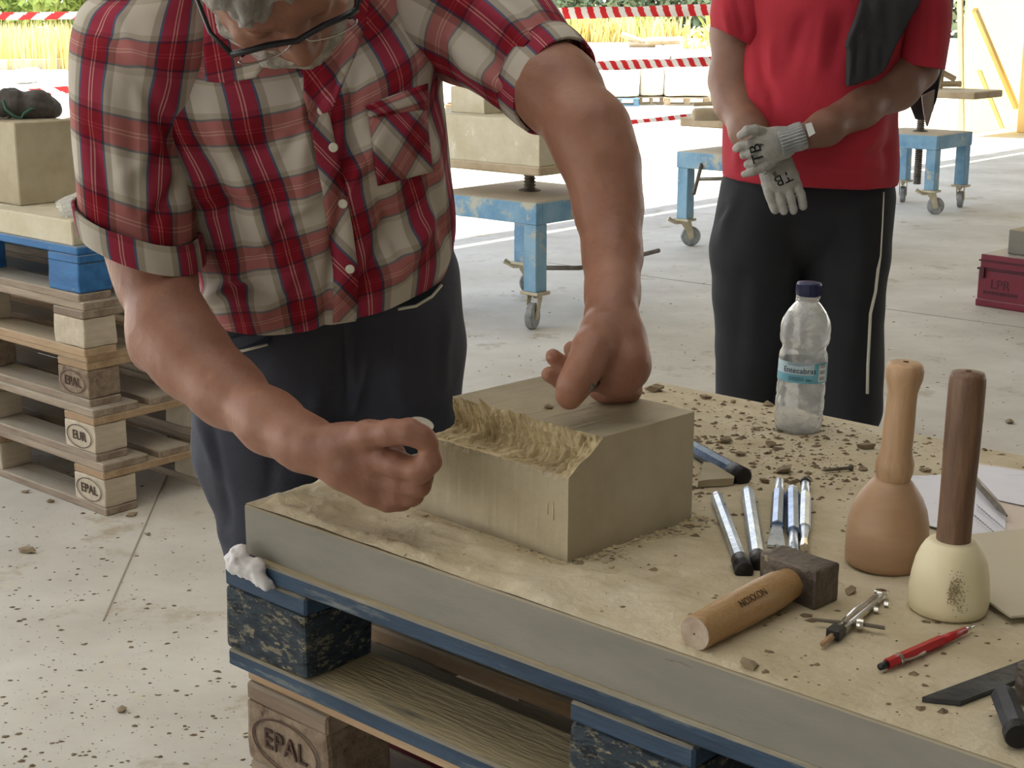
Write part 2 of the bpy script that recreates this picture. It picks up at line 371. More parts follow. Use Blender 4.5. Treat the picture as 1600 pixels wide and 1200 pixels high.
o_ = [n for n in nt.nodes if n.type == 'OUTPUT_MATERIAL'][0]; nt.links.new(nt.nodes['Principled BSDF'].outputs[0], mx.inputs[1]); nt.links.new(tr.outputs[0], mx.inputs[2]); nt.links.new(mx.outputs[0], o_.inputs[0]); MATS['translucent_panel'] = m
def clear_mat(name, col, rough, ior, alpha=0):
    m = bpy.data.materials.new(name); m.use_nodes = True; nt = m.node_tree; b = nt.nodes['Principled BSDF']
    b.inputs['Base Color'].default_value = col; b.inputs['Roughness'].default_value = rough; b.inputs['IOR'].default_value = ior; b.inputs['Transmission Weight'].default_value = 1
    MATS[name] = m; return m
clear_mat('clear_plastic', (.97, .98, 1, 1), .04, 1.28)
m = MATS['clear_plastic']; nt = m.node_tree; o_ = [n for n in nt.nodes if n.type == 'OUTPUT_MATERIAL'][0]      # patchy whitish scatter mixed into the clear plastic
df = nt.nodes.new('ShaderNodeBsdfDiffuse'); df.inputs[0].default_value = (.86, .86, .82, 1); tr = nt.nodes.new('ShaderNodeBsdfTranslucent'); tr.inputs[0].default_value = (.95, .95, .92, 1)
m1_ = nt.nodes.new('ShaderNodeMixShader'); m1_.inputs[0].default_value = .5; nt.links.new(df.outputs[0], m1_.inputs[1]); nt.links.new(tr.outputs[0], m1_.inputs[2])
nz = nt.nodes.new('ShaderNodeTexNoise'); nz.inputs['Scale'].default_value = 60; mr = nt.nodes.new('ShaderNodeMapRange'); mr.inputs[1].default_value = .35; mr.inputs[2].default_value = .7; mr.inputs[3].default_value = .12; mr.inputs[4].default_value = .34
tcn = nt.nodes.new('ShaderNodeTexCoord'); nt.links.new(tcn.outputs['Object'], nz.inputs[0]); nt.links.new(nz.outputs['Fac'], mr.inputs[0])
m2_ = nt.nodes.new('ShaderNodeMixShader'); nt.links.new(mr.outputs[0], m2_.inputs[0]); nt.links.new(nt.nodes['Principled BSDF'].outputs[0], m2_.inputs[1]); nt.links.new(m1_.outputs[0], m2_.inputs[2]); nt.links.new(m2_.outputs[0], o_.inputs[0])
0; clear_mat('water', (.98, 1, 1, 1), 0, 1.33); clear_mat('lens', (.97, .98, 1, 1), .02, 1.15)

def ramp_node(nt, vals):
    r = nt.nodes.new('ShaderNodeValToRGB'); cr = r.color_ramp; cr.interpolation = 'LINEAR'
    pts = []
    for i, (p, c) in enumerate(vals):
        if i: pts.append((p - .004, vals[i - 1][1]))
        pts.append((p + .004, c))
    for i, (p, c) in enumerate(pts):
        e = cr.elements[i] if i < 2 else cr.elements.new(max(0, min(1, p)))
        e.position = max(0, min(1, p)); e.color = (*c, 1)
    return r
def plaid(name, P=.098, ang=0, ou=0, ov=0):
    m = bpy.data.materials.new(name); m.use_nodes = True; nt = m.node_tree; nd = nt.nodes; L = nt.links; b = nd['Principled BSDF']
    b.inputs['Roughness'].default_value = .85; b.inputs['Specular IOR Level'].default_value = .2
    uv = nd.new('ShaderNodeUVMap'); mp = nd.new('ShaderNodeMapping'); L.new(uv.outputs[0], mp.inputs[0])
    mp.inputs['Rotation'].default_value = (0, 0, ang); mp.inputs['Scale'].default_value = (1 / P, 1 / P / 1.12, 1); mp.inputs['Location'].default_value = (ou, ov, 0)
    sx = nd.new('ShaderNodeSeparateXYZ'); L.new(mp.outputs[0], sx.inputs[0]); outs = []
    CR = (.60, .55, .48); TN = (.40, .355, .295)
    V_ = [(0, CR), (.19, TN), (.29, (.10, .12, .20)), (.325, (.34, .035, .068)), (.47, (.62, .33, .31)), (.485, (.34, .035, .068)), (.515, (.62, .33, .31)), (.53, (.34, .035, .068)), (.675, (.10, .12, .20)), (.71, TN), (.81, CR)]
    H1 = (1, 1, 1)
    H_ = [(0, H1), (.22, (.80, .78, .74)), (.30, (.34, .36, .44)), (.33, (.74, .30, .33)), (.47, (.95, .62, .60)), (.485, (.74, .30, .33)), (.515, (.95, .62, .60)), (.53, (.74, .30, .33)), (.67, (.34, .36, .44)), (.70, (.80, .78, .74)), (.78, H1)]
    for k, vals in ((0, V_), (1, H_)):
        fr = nd.new('ShaderNodeMath'); fr.operation = 'FRACT'; L.new(sx.outputs[k], fr.inputs[0]); r = ramp_node(nt, vals); L.new(fr.outputs[0], r.inputs[0]); outs.append(r.outputs[0])
    mx = nd.new('ShaderNodeMix'); mx.data_type = 'RGBA'; mx.blend_type = 'MULTIPLY'; mx.inputs[0].default_value = 1; L.new(outs[0], mx.inputs[6]); L.new(outs[1], mx.inputs[7]); L.new(mx.outputs[2], b.inputs['Base Color'])
    nb = nd.new('ShaderNodeTexNoise'); nb.inputs['Scale'].default_value = 14; nb.inputs['Detail'].default_value = 3; tc = nd.new('ShaderNodeTexCoord'); L.new(tc.outputs['Object'], nb.inputs[0])
    bp = nd.new('ShaderNodeBump'); bp.inputs['Strength'].default_value = .5; bp.inputs['Distance'].default_value = .012; L.new(nb.outputs['Fac'], bp.inputs['Height']); L.new(bp.outputs[0], b.inputs['Normal'])
    # thin cotton lets some daylight through
    tr = nd.new('ShaderNodeBsdfTranslucent'); L.new(mx.outputs[2], tr.inputs[0]); ms = nd.new('ShaderNodeMixShader'); ms.inputs[0].default_value = .18
    o = [n for n in nd if n.type == 'OUTPUT_MATERIAL'][0]; L.new(b.outputs[0], ms.inputs[1]); L.new(tr.outputs[0], ms.inputs[2]); L.new(ms.outputs[0], o.inputs[0])
    MATS[name] = m; return m
# ================================================================ the setting
SLABZ = .78
def mline(m, s, z=0): return M_ * m + N * s + Vector((0, 0, z))       # m metres out through the open side, s metres along it
bm = bmesh.new(); add_box(bm, mline(-1.0, 2, -.05), (40, 16.1, .1), rz3(math.atan2(N.y, N.x)))
link('floor', bm_mesh(bm), MATS['concrete'], kind='structure')
fl = bpy.data.objects['floor']
# saw-cut joints in the concrete
jm = mk('joint_line', (150, 140, 124), None, 5, .9)
for i, (a, b) in enumerate([((262, 740), (190, 905)), ((1000, 430), (1600, 512))]):
    A, B = pz(*a, .001), pz(*b, .001); d = (B - A).normalized(); bm = bmesh.new()
    add_box(bm, (A + B) / 2, ((B - A).length * 1.6, .004, .001), rz3(math.atan2(d.y, d.x))); link('floor_joint', bm_mesh(bm), jm, fl)
# outside: gravel yard running to the horizon
bm = bmesh.new(); add_box(bm, (0, 90, -.17), (500, 400, .1)); link('yard_ground', bm_mesh(bm), MATS['gravel'], kind='structure')
rotb = rz3(math.atan2(N.y, N.x))
bm = bmesh.new(); add_box(bm, mline(-1.1, 2, 3.7), (40, 17.0, .12), rotb); link('ceiling', bm_mesh(bm), MATS['ceiling_sheet'], kind='structure')
for i, (mm, zz, ww) in enumerate([(7.35, 3.5, .22), (7.75, 3.72, .10)]):
    bm = bmesh.new(); add_box(bm, mline(mm, 2, zz), (40, ww, .22), rotb); link('trim_%d' % (i + 1), bm_mesh(bm), MATS['ceiling_sheet'], kind='structure')
bm = bmesh.new(); add_box(bm, mline(-9.3, 2, 1.83), (40, .15, 3.7), rotb); link('wall_light_blocker', bm_mesh(bm), MATS['blocker_wall'], kind='structure')  # unseen wall, added to block light coming from the right
# sheet-clad wall that closes the open side beyond the trolleys
s0 = Vector((4.5, 15.9, 0)).dot(N)
wm = Vector((4.66, 15.9, 0)).dot(M_)
wall = box_obj('wall_right', mline(wm + .05, s0 + 3.5, 1.75), (7.0, .02, 3.5), MATS['translucent_panel'], rot=rotb, bev=0, kind='structure')
def brace(a, b, wd, mat, name='brace'):
    A, B = a, b; d = (B - A); x, y, z = frame_from(d); rot = Matrix((x, y, z)).transposed()
    return box_obj(name, (A + B) / 2, (wd, .04, d.length), mat, wall, rot, .004)
def wpt(x, y):      # the ray through a pixel meets the inner face of the wall
    d = ray(x, y); c = Vector((0, 0, CAMZ)); t = (wm - .0 - c.dot(M_)) / d.dot(M_); return c + d * t
def wbrace(p, q, wd, mat):
    A, B = wpt(*p), wpt(*q); d = (B - A).normalized(); nn = M_; sd_ = d.cross(nn).normalized(); rot = Matrix((sd_, nn, d)).transposed()
    box_obj('brace', (A + B) / 2, (wd, .05, (B - A).length), mat, wall, rot, .004)
wbrace((1523, 15), (1588, 168), .055, MATS['wall_tan'])
wbrace((1530, 110), (1566, 200), .02, MATS['wall_cream'])
wbrace((1500, -30), (1503, 210), .04, MATS['wall_cream'])
A = pz(1592, 205, 0); box_obj('wall_post', (A.x + .18, A.y - .1, 1.75), (.46, .3, 3.5), MATS['wall_tan'], rot=rotb, bev=.01, kind='structure')

# ---------------------------------------------------------------- yard: kerb, wrapped stone, hedge, grass
A, B = py(-60, 96, 34), py(300, 90, 36)
bm = bmesh.new(); d = (B - A).normalized(); add_box(bm, Vector(((A.x + B.x) / 2, (A.y + B.y) / 2, -.02)), ((B - A).length, .3, .24), rz3(math.atan2(d.y, d.x)), .02)
link('concrete_kerb', bm_mesh(bm), MATS['pale_stone'], label='low pale concrete kerb in front of the dry grass at far left', category=None) if False else tag(link('concrete_kerb', bm_mesh(bm), MATS['pale_stone']), 'low pale concrete kerb along the dry grass at far left', 'kerb')
def bundle(x0, x1, ytop, ybase, label, cat='pallet load', grp='film-wrapped stone loads in the yard', pal=True, dark=0, blue=False):
    b = pz((x0 + x1) / 2, ybase, -.12); sc = b.y / F / cp * 1.03; wd = (x1 - x0) * sc; ht = (ybase - ytop) * sc * .98
    t = empty('stone_bundle', (b.x, b.y + .4, -.12), 0); tag(t, label, cat, grp)
    ph = .13 if pal else 0; bm = bmesh.new(); add_box(bm, (0, 0, ph + (ht - ph) / 2), (wd * .97, .8, ht - ph), None, .04, 2)
    bmesh.ops.subdivide_edges(bm, edges=bm.edges[:], cuts=3, use_grid_fill=True)
    for v in bm.verts: v.co += Vector(mnoise.noise_vector(v.co * 5 + b)) * .025
    link('film_wrap', bm_mesh(bm), MATS['wrap_white'], t, world=False, smooth=True)
    if pal:
        pm = MATS['trolley_blue'] if blue else MATS['board_wood']
        for k in (-1, 0, 1):
            box_obj('block', (k * wd * .42, -.3, .055), (wd * .13, .12, .07), pm, t, bev=.003, world=False)
        box_obj('top_board', (0, 0, .105), (wd, .8, .022), pm, t, bev=.003, world=False)
        box_obj('bottom_board', (0, -.3, .01), (wd, .12, .02), pm, t, bev=.003, world=False)
bundle(940, 997, 104, 166, 'film-wrapped stone load on a blue pallet, leftmost of the near yard loads', blue=True)
bundle(1000, 1036, 106, 164, 'narrow film-wrapped stone load second from left in the yard')
bundle(1040, 1108, 102, 165, 'wide bright film-wrapped stone load just left of the grey upright sheet')
bundle(1112, 1170, 104, 160, 'film-wrapped stone load behind the arm of the man in red')
bundle(905, 955, 82, 100, 'low wrapped load further back above the second tape', pal=False)
bundle(990, 1045, 80, 98, 'long low wrapped load in the back row of the yard', pal=False)
bundle(1050, 1090, 82, 98, 'small bluish wrapped load at the back of the yard', pal=False)
bundle(94, 128, 155, 202, 'film-wrapped load seen behind the plaid sleeve at left')
bundle(24, 44, 110, 131, 'small grey wrapped bag standing in the bright yard at left', cat='bag', grp=None, pal=False)
bundle(700, 900, 96, 176, 'film-wrapped stone load behind the raised stone on the trolley')
A = pz(1110, 172, -.12); sc = A.y / F
box_obj('upright_sheet', (A.x + .16, A.y - 1.2, .3), (.24, .05, .84), MATS['grey_sheet'], rot=rz3(.3), label='grey-green sheet standing upright in the yard by the wrapped loads', category='sheet')
# broken timber lying on the bright track
A = pz(1000, 74, -.12)
tt = empty('scrap_timber', (A.x, A.y, -.12), 0, label='small heap of broken timber on the bright track', category='timber')
for k, (a, b, wv) in enumerate([((-.62, 0, .42), (.1, 0, .18), .12), ((-.35, .1, .1), (.5, .1, .1), .22), ((.2, -.1, .2), (1.35, -.1, .22), .16), ((.7, .05, .12), (1.3, .05, .30), .1)]):
    bm = bmesh.new(); add_tube(bm, [a, b], wv * .8, 4); link('plank', bm_mesh(bm), MATS['board_wood'], tt, world=False)

def blades(name, n, area, h0, h1, wd, mat, label, cat, lean=.25, base=-.12, clump=None):
    (xa, xb), (ya, yb) = area; X = rng.uniform(xa, xb, n); Y = rng.uniform(ya, yb, n)
    dens = fbm(np.stack([X, Y, X * 0], -1), .6, 2); k = dens > (clump if clump is not None else -9); X, Y = X[k], Y[k]; n = len(X)
    H = rng.uniform(h0, h1, n); a = rng.uniform(0, 6.28, n); W = wd * rng.uniform(.6, 1.3, n); lx = rng.normal(0, lean, n) * H; ly = rng.normal(0, lean, n) * H
    c, s = np.cos(a) * W, np.sin(a) * W; z = np.full(n, base)
    V = np.stack([np.stack([X - c, Y - s, z], -1), np.stack([X + c, Y + s, z], -1), np.stack([X + lx * .4 + c * .8, Y + ly * .4 + s * .8, z + H * .6], -1), np.stack([X + lx * .4 - c * .8, Y + ly * .4 - s * .8, z + H * .6], -1), np.stack([X + lx, Y + ly, z + H], -1)], 1).reshape(-1, 3)
    b = np.arange(n)[:, None] * 5; Fs = (b + np.array([0, 1, 2, 3])).tolist() + (b + np.array([3, 2, 4])).tolist()
    o = link(name, mesh(name, V, Fs), mat); return tag(o, label, cat, kind='stuff')
def leaves(name, blobs, n, sz, mat, label, cat):
    Vs = []
    for (c, r) in blobs:
        k = int(n * r[0] * r[2]); d = rng.normal(size=(k, 3)); d /= np.linalg.norm(d, axis=1)[:, None]; P = np.array(c) + d * np.array(r) * (rng.uniform(.55, 1.0, k) ** .5)[:, None]
        P = P + fbm(P, .9, 2)[:, None] * .35 * d
        a = rng.normal(size=(k, 3)) * sz; b = rng.normal(size=(k, 3)) * sz
        Vs.append(np.stack([P - a, P + b * .6, P + a, P - b * .6], 1).reshape(-1, 3))
    V = np.concatenate(Vs); V[:, 2] = np.maximum(V[:, 2], -.12); Fs = np.arange(len(V)).reshape(-1, 4)
    return tag(link(name, mesh(name, V, Fs), mat), label, cat, kind='stuff')
blades('dry_grass', 26000, ((-24, -1), (34.5, 44)), .45, .95, .02, MATS['dry_grass'], 'tall yellow dry grass in the field at far left', 'grass', .12, clump=-.75)
blades('dry_reeds', 2600, ((-24, -6), (34.2, 36)), .8, 1.15, .018, MATS['dry_grass'], 'taller brown-yellow stalks at the front of the dry field', 'grass', .08, clump=0.1)
blades('yellow_weeds', 9000, ((-2, 14), (57, 61)), .4, 1.15, .05, MATS['dry_grass'], 'pale yellow weeds along the foot of the hedge', 'weeds', .22, clump=-.2)
blades('green_weeds', 5000, ((-2, 16), (58, 62)), .5, 1.3, .07, MATS['green_leaves'], 'green weeds growing among the yellow stalks by the hedge', 'weeds', .25, clump=0)
leaves('hedge', [((x, 66 + rng.uniform(-2, 2), 1.6 + rng.uniform(-.4, .6)), (3.2, 2, 2.4)) for x in np.arange(-6, 30, 3.2)], 420, .13, MATS['dark_leaves'], 'dark green hedge at the far edge of the yard on the right', 'hedge')
leaves('tree_line', [((x, 55 + rng.uniform(-3, 3), 1.5 + rng.uniform(-.4, .8)), (2.6, 2, 1.9)) for x in np.arange(-34, -5, 2.8)], 480, .12, MATS['green_leaves'], 'yellow-green bushes beyond the dry field at far left', 'bushes')
A = pz(1108, 76, -.12); leaves('low_bush', [((A.x + .2, A.y, .12), (.9, .5, .35))], 2200, .06, MATS['dry_grass'], 'low yellow bush on the bright track left of the red shirt', 'bush')
leaves('door_weeds', [((8.7, 27, .9), (.35, .5, 2.2))], 900, .06, MATS['green_leaves'], 'narrow strip of green weeds beside the bright door', 'weeds')

# ---------------------------------------------------------------- barrier tapes
def tape(pts, wid, period, twist, label, slant=1.0, phase=0):
    """pts = [(x,y,Y)...] measured; a ribbon whose stripes are faces of alternating material"""
    P = [py(*p) for p in pts]; L = sum((b - a).length for a, b in zip(P, P[1:])); n = max(24, int(L / (period / 16)))
    V = []; Fs = []; mi = []
    for i in range(n + 1):
        s = i / n * (len(P) - 1); k = min(int(s), len(P) - 2); p = P[k].lerp(P[k + 1], s - k); p.z += -.012 * math.sin(math.pi * i / n)
        a = twist * i / n * math.tau * L + phase; d = (P[-1] - P[0]).normalized(); y, z = frame_from(d)[0], UP
        v = (z * (1 if not twist else .80 + .2 * abs(math.cos(a))) + d.cross(z) * (.15 if not twist else .6 * math.sin(a))) * wid / 2
        for q in range(7): V.append(p + v * (q / 3 - 1))
    for i in range(n):
        for q in range(6):
            Fs.append((i * 7 + q, (i + 1) * 7 + q, (i + 1) * 7 + q + 1, i * 7 + q + 1)); x = (i + .5) / n * L
            mi.append(0 if ((x / period + slant * (q / 6) * (wid / period)) % 1) < .5 else 1)
    me = mesh('tape', V, Fs); o = link('barrier_tape', me, [MATS['tape_red'], MATS['tape_white']], label=label, category='barrier tape', group='red and white barrier tapes')
    me.polygons.foreach_set('material_index', mi); return o
tape([(-90, 24, 11.2), (60, 22, 11.2), (230, 21, 11.2)], .052, .19, 0, 'upper barrier tape left of the bending man, over the dry grass', -1.6)
tape([(-90, 153, 11.0), (60, 141, 11.0), (230, 128, 11.0)], .052, .18, 0, 'lower barrier tape left of the bending man, above the rag', 1.6)
tape([(560, 19, 10.2), (870, 18, 10.2), (1290, 10, 10.2)], .075, .0705, .9, 'topmost barrier tape between the two men', .3)
tape([(560, 111, 10.0), (900, 101, 10.0), (1290, 88, 10.0)], .062, .066, 1.1, 'middle barrier tape between the two men, over the wrapped loads', .5)
tape([(600, 226, 10.0), (985, 188, 10.0), (1290, 158, 10.0)], .034, .09, .8, 'lowest thin barrier tape right of the bare elbow', .4)

for k, (x, Y) in enumerate(((1288, 10.15), (562, 10.15), (228, 11.12))):
    p = py(x, 100, Y); bm = bmesh.new(); add_tube(bm, [(p.x, p.y, -.12), (p.x, p.y, 1.40)], .012, 8)
    link('barrier_post', bm_mesh(bm), MATS['screw_steel'], label=('thin steel stake holding the tapes behind the man in red', 'thin steel stake holding the tapes behind the bending man', 'thin steel stake holding the left tapes')[k], category='post')
# ================================================================ pallets
def pallet(name, origin, label, group, mats, stamps=(), rz=ANG, broken=None, blk=None, jit=0, lead=None):
    """EUR pallet, 1200 along local x, 800 along local y, origin at the near left bottom corner"""
    t = empty(name, origin, rz); tag(t, label, 'pallet', group); top, mid, low, bl = mats; rr = random.Random(hash(label) % 999 if False else len(label))
    def board(nm, c, s, mt, sub=2, **k):
        bm = bmesh.new(); add_box(bm, (0, 0, 0), s, None, .003, 1)
        for v in bm.verts: v.co += Vector(mnoise.noise_vector((v.co + Vector(c)) * 9)) * .003
        o = link(nm, bm_mesh(bm), mt, t, world=False, **k); o.location = c; o.rotation_euler = (0, 0, rr.uniform(-.006, .006)); return o
    for y, wd in ((.05, .1), (.40, .145), (.75, .1)): board('bottom_board', (.6, y, .011), (1.2, wd, .022), low)
    blocks = {}
    for i, x in enumerate((.0725, .6, 1.1275)):
        for j, (y, wd) in enumerate(((.05, .1), (.40, .145), (.75, .1))):
            bm = bmesh.new(); add_box(bm, (0, 0, 0), (.145, wd, .078), None, .006, 2)
            bmesh.ops.subdivide_edges(bm, edges=bm.edges[:], cuts=2, use_grid_fill=True)
            for v in bm.verts: v.co += Vector(mnoise.noise_vector((v.co + Vector((x, y, len(label)))) * 30)) * .0025
            m_ = bl if not (blk and (i, j) in blk) else blk[(i, j)]
            o = link('block', bm_mesh(bm), m_, t, world=False); o.location = (x, y, .061); blocks[(i, j)] = o
        board('stringer_board', (x, .4, .111), (.145, .8, .022), mid)
    for k, (y, wd) in enumerate(((.0725, .145), (.23, .10), (.40, .145), (.57, .10), (.7275, .145))):
        x0 = broken if (broken and k == 0) else 0
        o = board('deck_board', (.6 + x0 / 2, y, .133), (1.2 - x0, wd, .022), top)
    for (key, word) in stamps:                       # the oval burnt mark on the long side
        b = blocks[key]; V, Fs = text_mesh(word, .036, .0008); wd = .1 if key[1] != 1 else .145
        P = [(v[0] * 1.0, -wd / 2 - .0022 - v[2], v[1]) for v in V]
        link('burnt_letters', mesh('l', P, Fs), MATS['burn_mark'], b, world=False)
        P = []; Fq = []; n = 40
        for k in range(n):
            a = math.tau * k / n
            for rx in (1.0, .93): P.append((math.cos(a) * .060 * rx, -wd / 2 - .0030, math.sin(a) * .032 * rx))
        for k in range(n): q = (k + 1) % n; Fq.append((2 * k, 2 * k + 1, 2 * q + 1, 2 * q))
        link('burnt_oval', mesh('o', P, Fq), MATS['burn_mark'], b, world=False)
    return t
bw, ow, fw, cb, lb, brb = (MATS[k] for k in ('blue_wood', 'old_wood', 'fresh_wood', 'chip_block', 'light_block', 'bright_blue_wood'))
gF = 'pallets stacked under the workbench slab'
c = pz(356, 1037, SLABZ - .06 - .144); c = Vector((c.x, c.y, SLABZ - .06 - .144))
pallet('pallet', c, 'dusty blue pallet directly under the long grey slab', gF, (bw, bw, bw, MATS['blue_chipboard']), broken=.055)
c2 = c + U * .016 + N * .012 - UP * .144
pallet('pallet', c2, 'natural wood pallet just under the dusty blue one', gF, (fw, ow, ow, cb), stamps=[((0, 0), 'EPAL'), ((1, 0), 'EUR')])
for k, (lab, mt) in enumerate((('third pallet from the top under the workbench slab', (MATS['maroon_paint'], ow, ow, cb)), ('fourth pallet from the top under the workbench slab', (ow, ow, fw, cb)), ('lowest pallet under the workbench slab, on the floor', (fw, ow, ow, cb)))):
    pallet('pallet', c2 + N * .006 * (k + 1) - U * .004 * k - UP * .144 * (k + 1), lab, gF, mt, stamps=[((0, 0), 'EPAL')])
# left stack, corner nearest the bending man
gL = 'pallets in the stack at the left'
cf = pz(163, 806, 0)
def lp(k, off=0, offn=0): return cf - U * (1.2 + off) + N * offn + UP * .144 * k
pallet('pallet', lp(0, -.01), 'lowest pallet of the left stack, marked EPAL, on the floor', gL, (ow, fw, ow, lb), stamps=[((2, 0), 'EPAL'), ((1, 0), 'EUR')])
pallet('pallet', lp(1, .02), 'second pallet from the floor in the left stack, marked EUR', gL, (ow, fw, ow, lb), stamps=[((2, 0), 'EUR')])
pallet('pallet', lp(2, .05, .01), 'third pallet from the floor in the left stack, marked EPAL', gL, (fw, fw, ow, cb), stamps=[((2, 0), 'EPAL')])
pallet('pallet', lp(3, .03, -.005), 'worn unmarked pallet just under the bright blue one', gL, (ow, ow, fw, lb))
pallet('pallet', lp(4, .045, .0), 'bright blue pallet on top of the left stack', gL, (brb, brb, ow, brb))

# ---------------------------------------------------------------- stones on the left stack
cs = pz(114, 385, .72); rotL = rz3(ANG)
def stone_box(name, corner, lu, ln, h, mat, lab, cat, du=-1, dn=1, bev=.003, rough=.0012, cuts=5, rz=ANG, **k):
    """corner = the near lower corner; lu along U (sign du), ln along N"""
    u = Vector((math.cos(rz), math.sin(rz), 0)); n = Vector((-math.sin(rz), math.cos(rz), 0))
    cc = corner + u * du * lu / 2 + n * dn * ln / 2 + UP * h / 2
    o = empty(name, (0, 0, 0)) if False else None
    bm = bmesh.new(); add_box(bm, (0, 0, 0), (lu, ln, h), None, bev, 1); bmesh.ops.subdivide_edges(bm, edges=bm.edges[:], cuts=cuts, use_grid_fill=True)
    for v in bm.verts: v.co += Vector(mnoise.noise_vector((v.co + cc) * 40)) * rough
    o = link(name, bm_mesh(bm), mat); o.location = cc; o.rotation_euler = (0, 0, rz); return tag(o, lab, cat, **k)
stone_box('stone_slab', cs, 1.1, .72, .066, MATS['pale_stone'], 'pale stone slab lying on the bright blue pallet at left', 'slab')
cb1 = pz(32, 322, .787); stone_box('stone_block', cb1, .30, .185, .228, MATS['block_stone'], 'upright tan stone block under the dark rag at left', 'block')
# rag / glove on the block
top = .787 + .228
s = SDF(.004)
g0 = pz(28, 186, top); g1 = g0 + Vector((.075, .05, 0))
s.chain([((g0 + Vector((-.10, -.0, .028)))[:], .03), ((g0 + Vector((-.02, .01, .042)))[:], .042), ((g0 + Vector((.055, .03, .040)))[:], .036), ((g0 + Vector((.085, .05, .026)))[:], .028)], k=.02)
s.cut((0, 0, top + .002), (0, 0, -1))
def rag(V, Nn): return V + Nn * (fbm(V, 26, 3) * .007)[:, None]
gl = link('work_glove', s.mesh('rag', rag), MATS['glove_dark'], smooth=True, label='dark crumpled work glove with green edging on the tall block', category='glove')
bm = bmesh.new(); e = [g0 + Vector((x, y, z)) for x, y, z in ((-.028, -.034, .055), (-.02, -.04, .03), (.0, -.038, .012), (.018, -.03, .004), (.026, -.024, .018), (.045, -.015, .03), (.072, .0, .03))]
add_tube(bm, e, .0035, 6); link('green_edging', bm_mesh(bm), MATS['glove_green'], gl, smooth=True)
s = SDF(.005); h0 = pz(5, 186, top)
s.chain([((h0 + Vector((-.14, .0, .022)))[:], .03), ((h0 + Vector((-.07, .01, .034)))[:], .034), ((h0 + Vector((-.0, .005, .016)))[:], .02)], k=.02); s.cut((0, 0, top + .002), (0, 0, -1))
link('cloth', s.mesh('cl', lambda V, Nn: V + Nn * (fbm(V, 22, 3) * .008)[:, None]), MATS['grey_cloth'], smooth=True, label='grey cloth bunched beside the dark glove on the tall block', category='cloth')
# crumpled clear plastic cup
a = pz(100, 340, .787); s = bmesh.new(); add_lathe(s, [(.020, -.030), (.024, -.028), (.026, 0), (.025, .03), (.029, .055), (.030, .057), (.027, .055), (.023, .03), (.022, -.022), (.001, -.024)], a + Vector((.01, .02, .030)), (.85, .35, .42), 18, cap=False)
for v in s.verts: v.co += Vector(mnoise.noise_vector(v.co * 50)) * .007
link('plastic_cup', bm_mesh(s), MATS['clear_plastic'], smooth=False, label='crushed clear plastic cup on the pale slab by the plaid cuff', category='cup')

# ================================================================ bench slab, dust, carved block
P1 = pz(380.5, 788, SLABZ); P1 = Vector((P1.x, P1.y, SLABZ))
uv_a = (pz(1560, 1192, SLABZ) - P1).normalized(); BA = math.atan2(uv_a.y, uv_a.x); BU = Vector((math.cos(BA), math.sin(BA), 0)); BN = Vector((-math.sin(BA), math.cos(BA), 0))
SL, SW, ST = 1.30, (pz(1000, 591, SLABZ) - P1).dot(BN), .06
def B(u, n, z=0): return P1 + BU * u + BN * n + UP * z
def toB(p): d = p - P1; return d.dot(BU), d.dot(BN)
bm = bmesh.new(); add_box(bm, (SL / 2, SW / 2, -ST / 2), (SL, SW, ST), None, .002, 1)
sl = link('stone_slab', bm_mesh(bm), MATS['slab_stone']); sl.location = P1; sl.rotation_euler = (0, 0, BA)
tag(sl, 'long grey stone slab used as a workbench, covered in dust and tools', 'slab')
C0 = pz(887, 881, SLABZ); c_l = pz(657, 799, SLABZ); c_r = pz(1098, 818, SLABZ)
KU = (C0 - c_l).normalized(); KL = (C0 - c_l).length; KA = math.atan2(KU.y, KU.x); KN = Vector((-KU.y, KU.x, 0)); KD = (c_r - C0).dot(KN)
def hgt(x, y, at):     # height where the ray through a pixel passes over the ground point's distance
    d = ray(x, y); t = at.y / d.y; return CAMZ + d.z * t
KH = hgt(1104, 643, C0 + KN * KD) - SLABZ
LH = hgt(887, 747, C0) - SLABZ
print('slab W', SW, 'block', KL, KD, KH, LH, 'KA', math.degrees(KA), 'BA', math.degrees(BA))
def K(a, b, z=0): return C0 - KU * a + KN * b + UP * z      # a back along the front face, b into the block
# stone dust: a thin uneven layer, heaped along the near edge
nu, nn_ = 330, 200; uu = np.linspace(.0015, SL - .002, nu); vv = np.linspace(.0015, SW - .002, nn_); GU, GV = np.meshgrid(uu, vv, indexing='ij')
Pn = np.stack([GU, GV * 1.0, 0 * GU], -1); Pr = np.stack([GU * .6 + GV * .6, GV * 1.6 - GU * .9, 0 * GU], -1)
near = np.exp(-((GV - .10) / .16) ** 2) * np.clip(1.25 - GU / .62, .10, 1)
H = .0008 + .0028 * np.clip(fbm(Pn, 14, 4) + .35, 0, 2) * (.4 + 1.9 * near) + .0105 * near * np.clip(fbm(Pr, 26, 4) - .02, 0, 1) + .006 * near * np.clip(fbm(Pn + 9, 5, 3), 0, 1)
u0, v0 = toB(C0); cu, su = math.cos(KA - BA), math.sin(KA - BA); ka = -((GU - u0) * cu + (GV - v0) * su); kb = -(GU - u0) * su + (GV - v0) * cu
dout = np.hypot(np.maximum(np.maximum(-ka, ka - KL), 0), np.maximum(np.maximum(-kb, kb - KD), 0)); H = H * (.10 + .90 * np.clip((dout - .004) / .035, 0, 1))
edge = np.clip(np.minimum(np.minimum(GU, SL - GU), np.minimum(GV, SW - GV)) / .012, 0, 1); H = H * (.12 + .88 * edge) + .0003
V = np.stack([GU, GV, H], -1).reshape(-1, 3)
du = link('stone_dust', mesh('dust', V, grid_faces(nu, nn_)), MATS['dust'], smooth=True); du.location = P1; du.rotation_euler = (0, 0, BA)
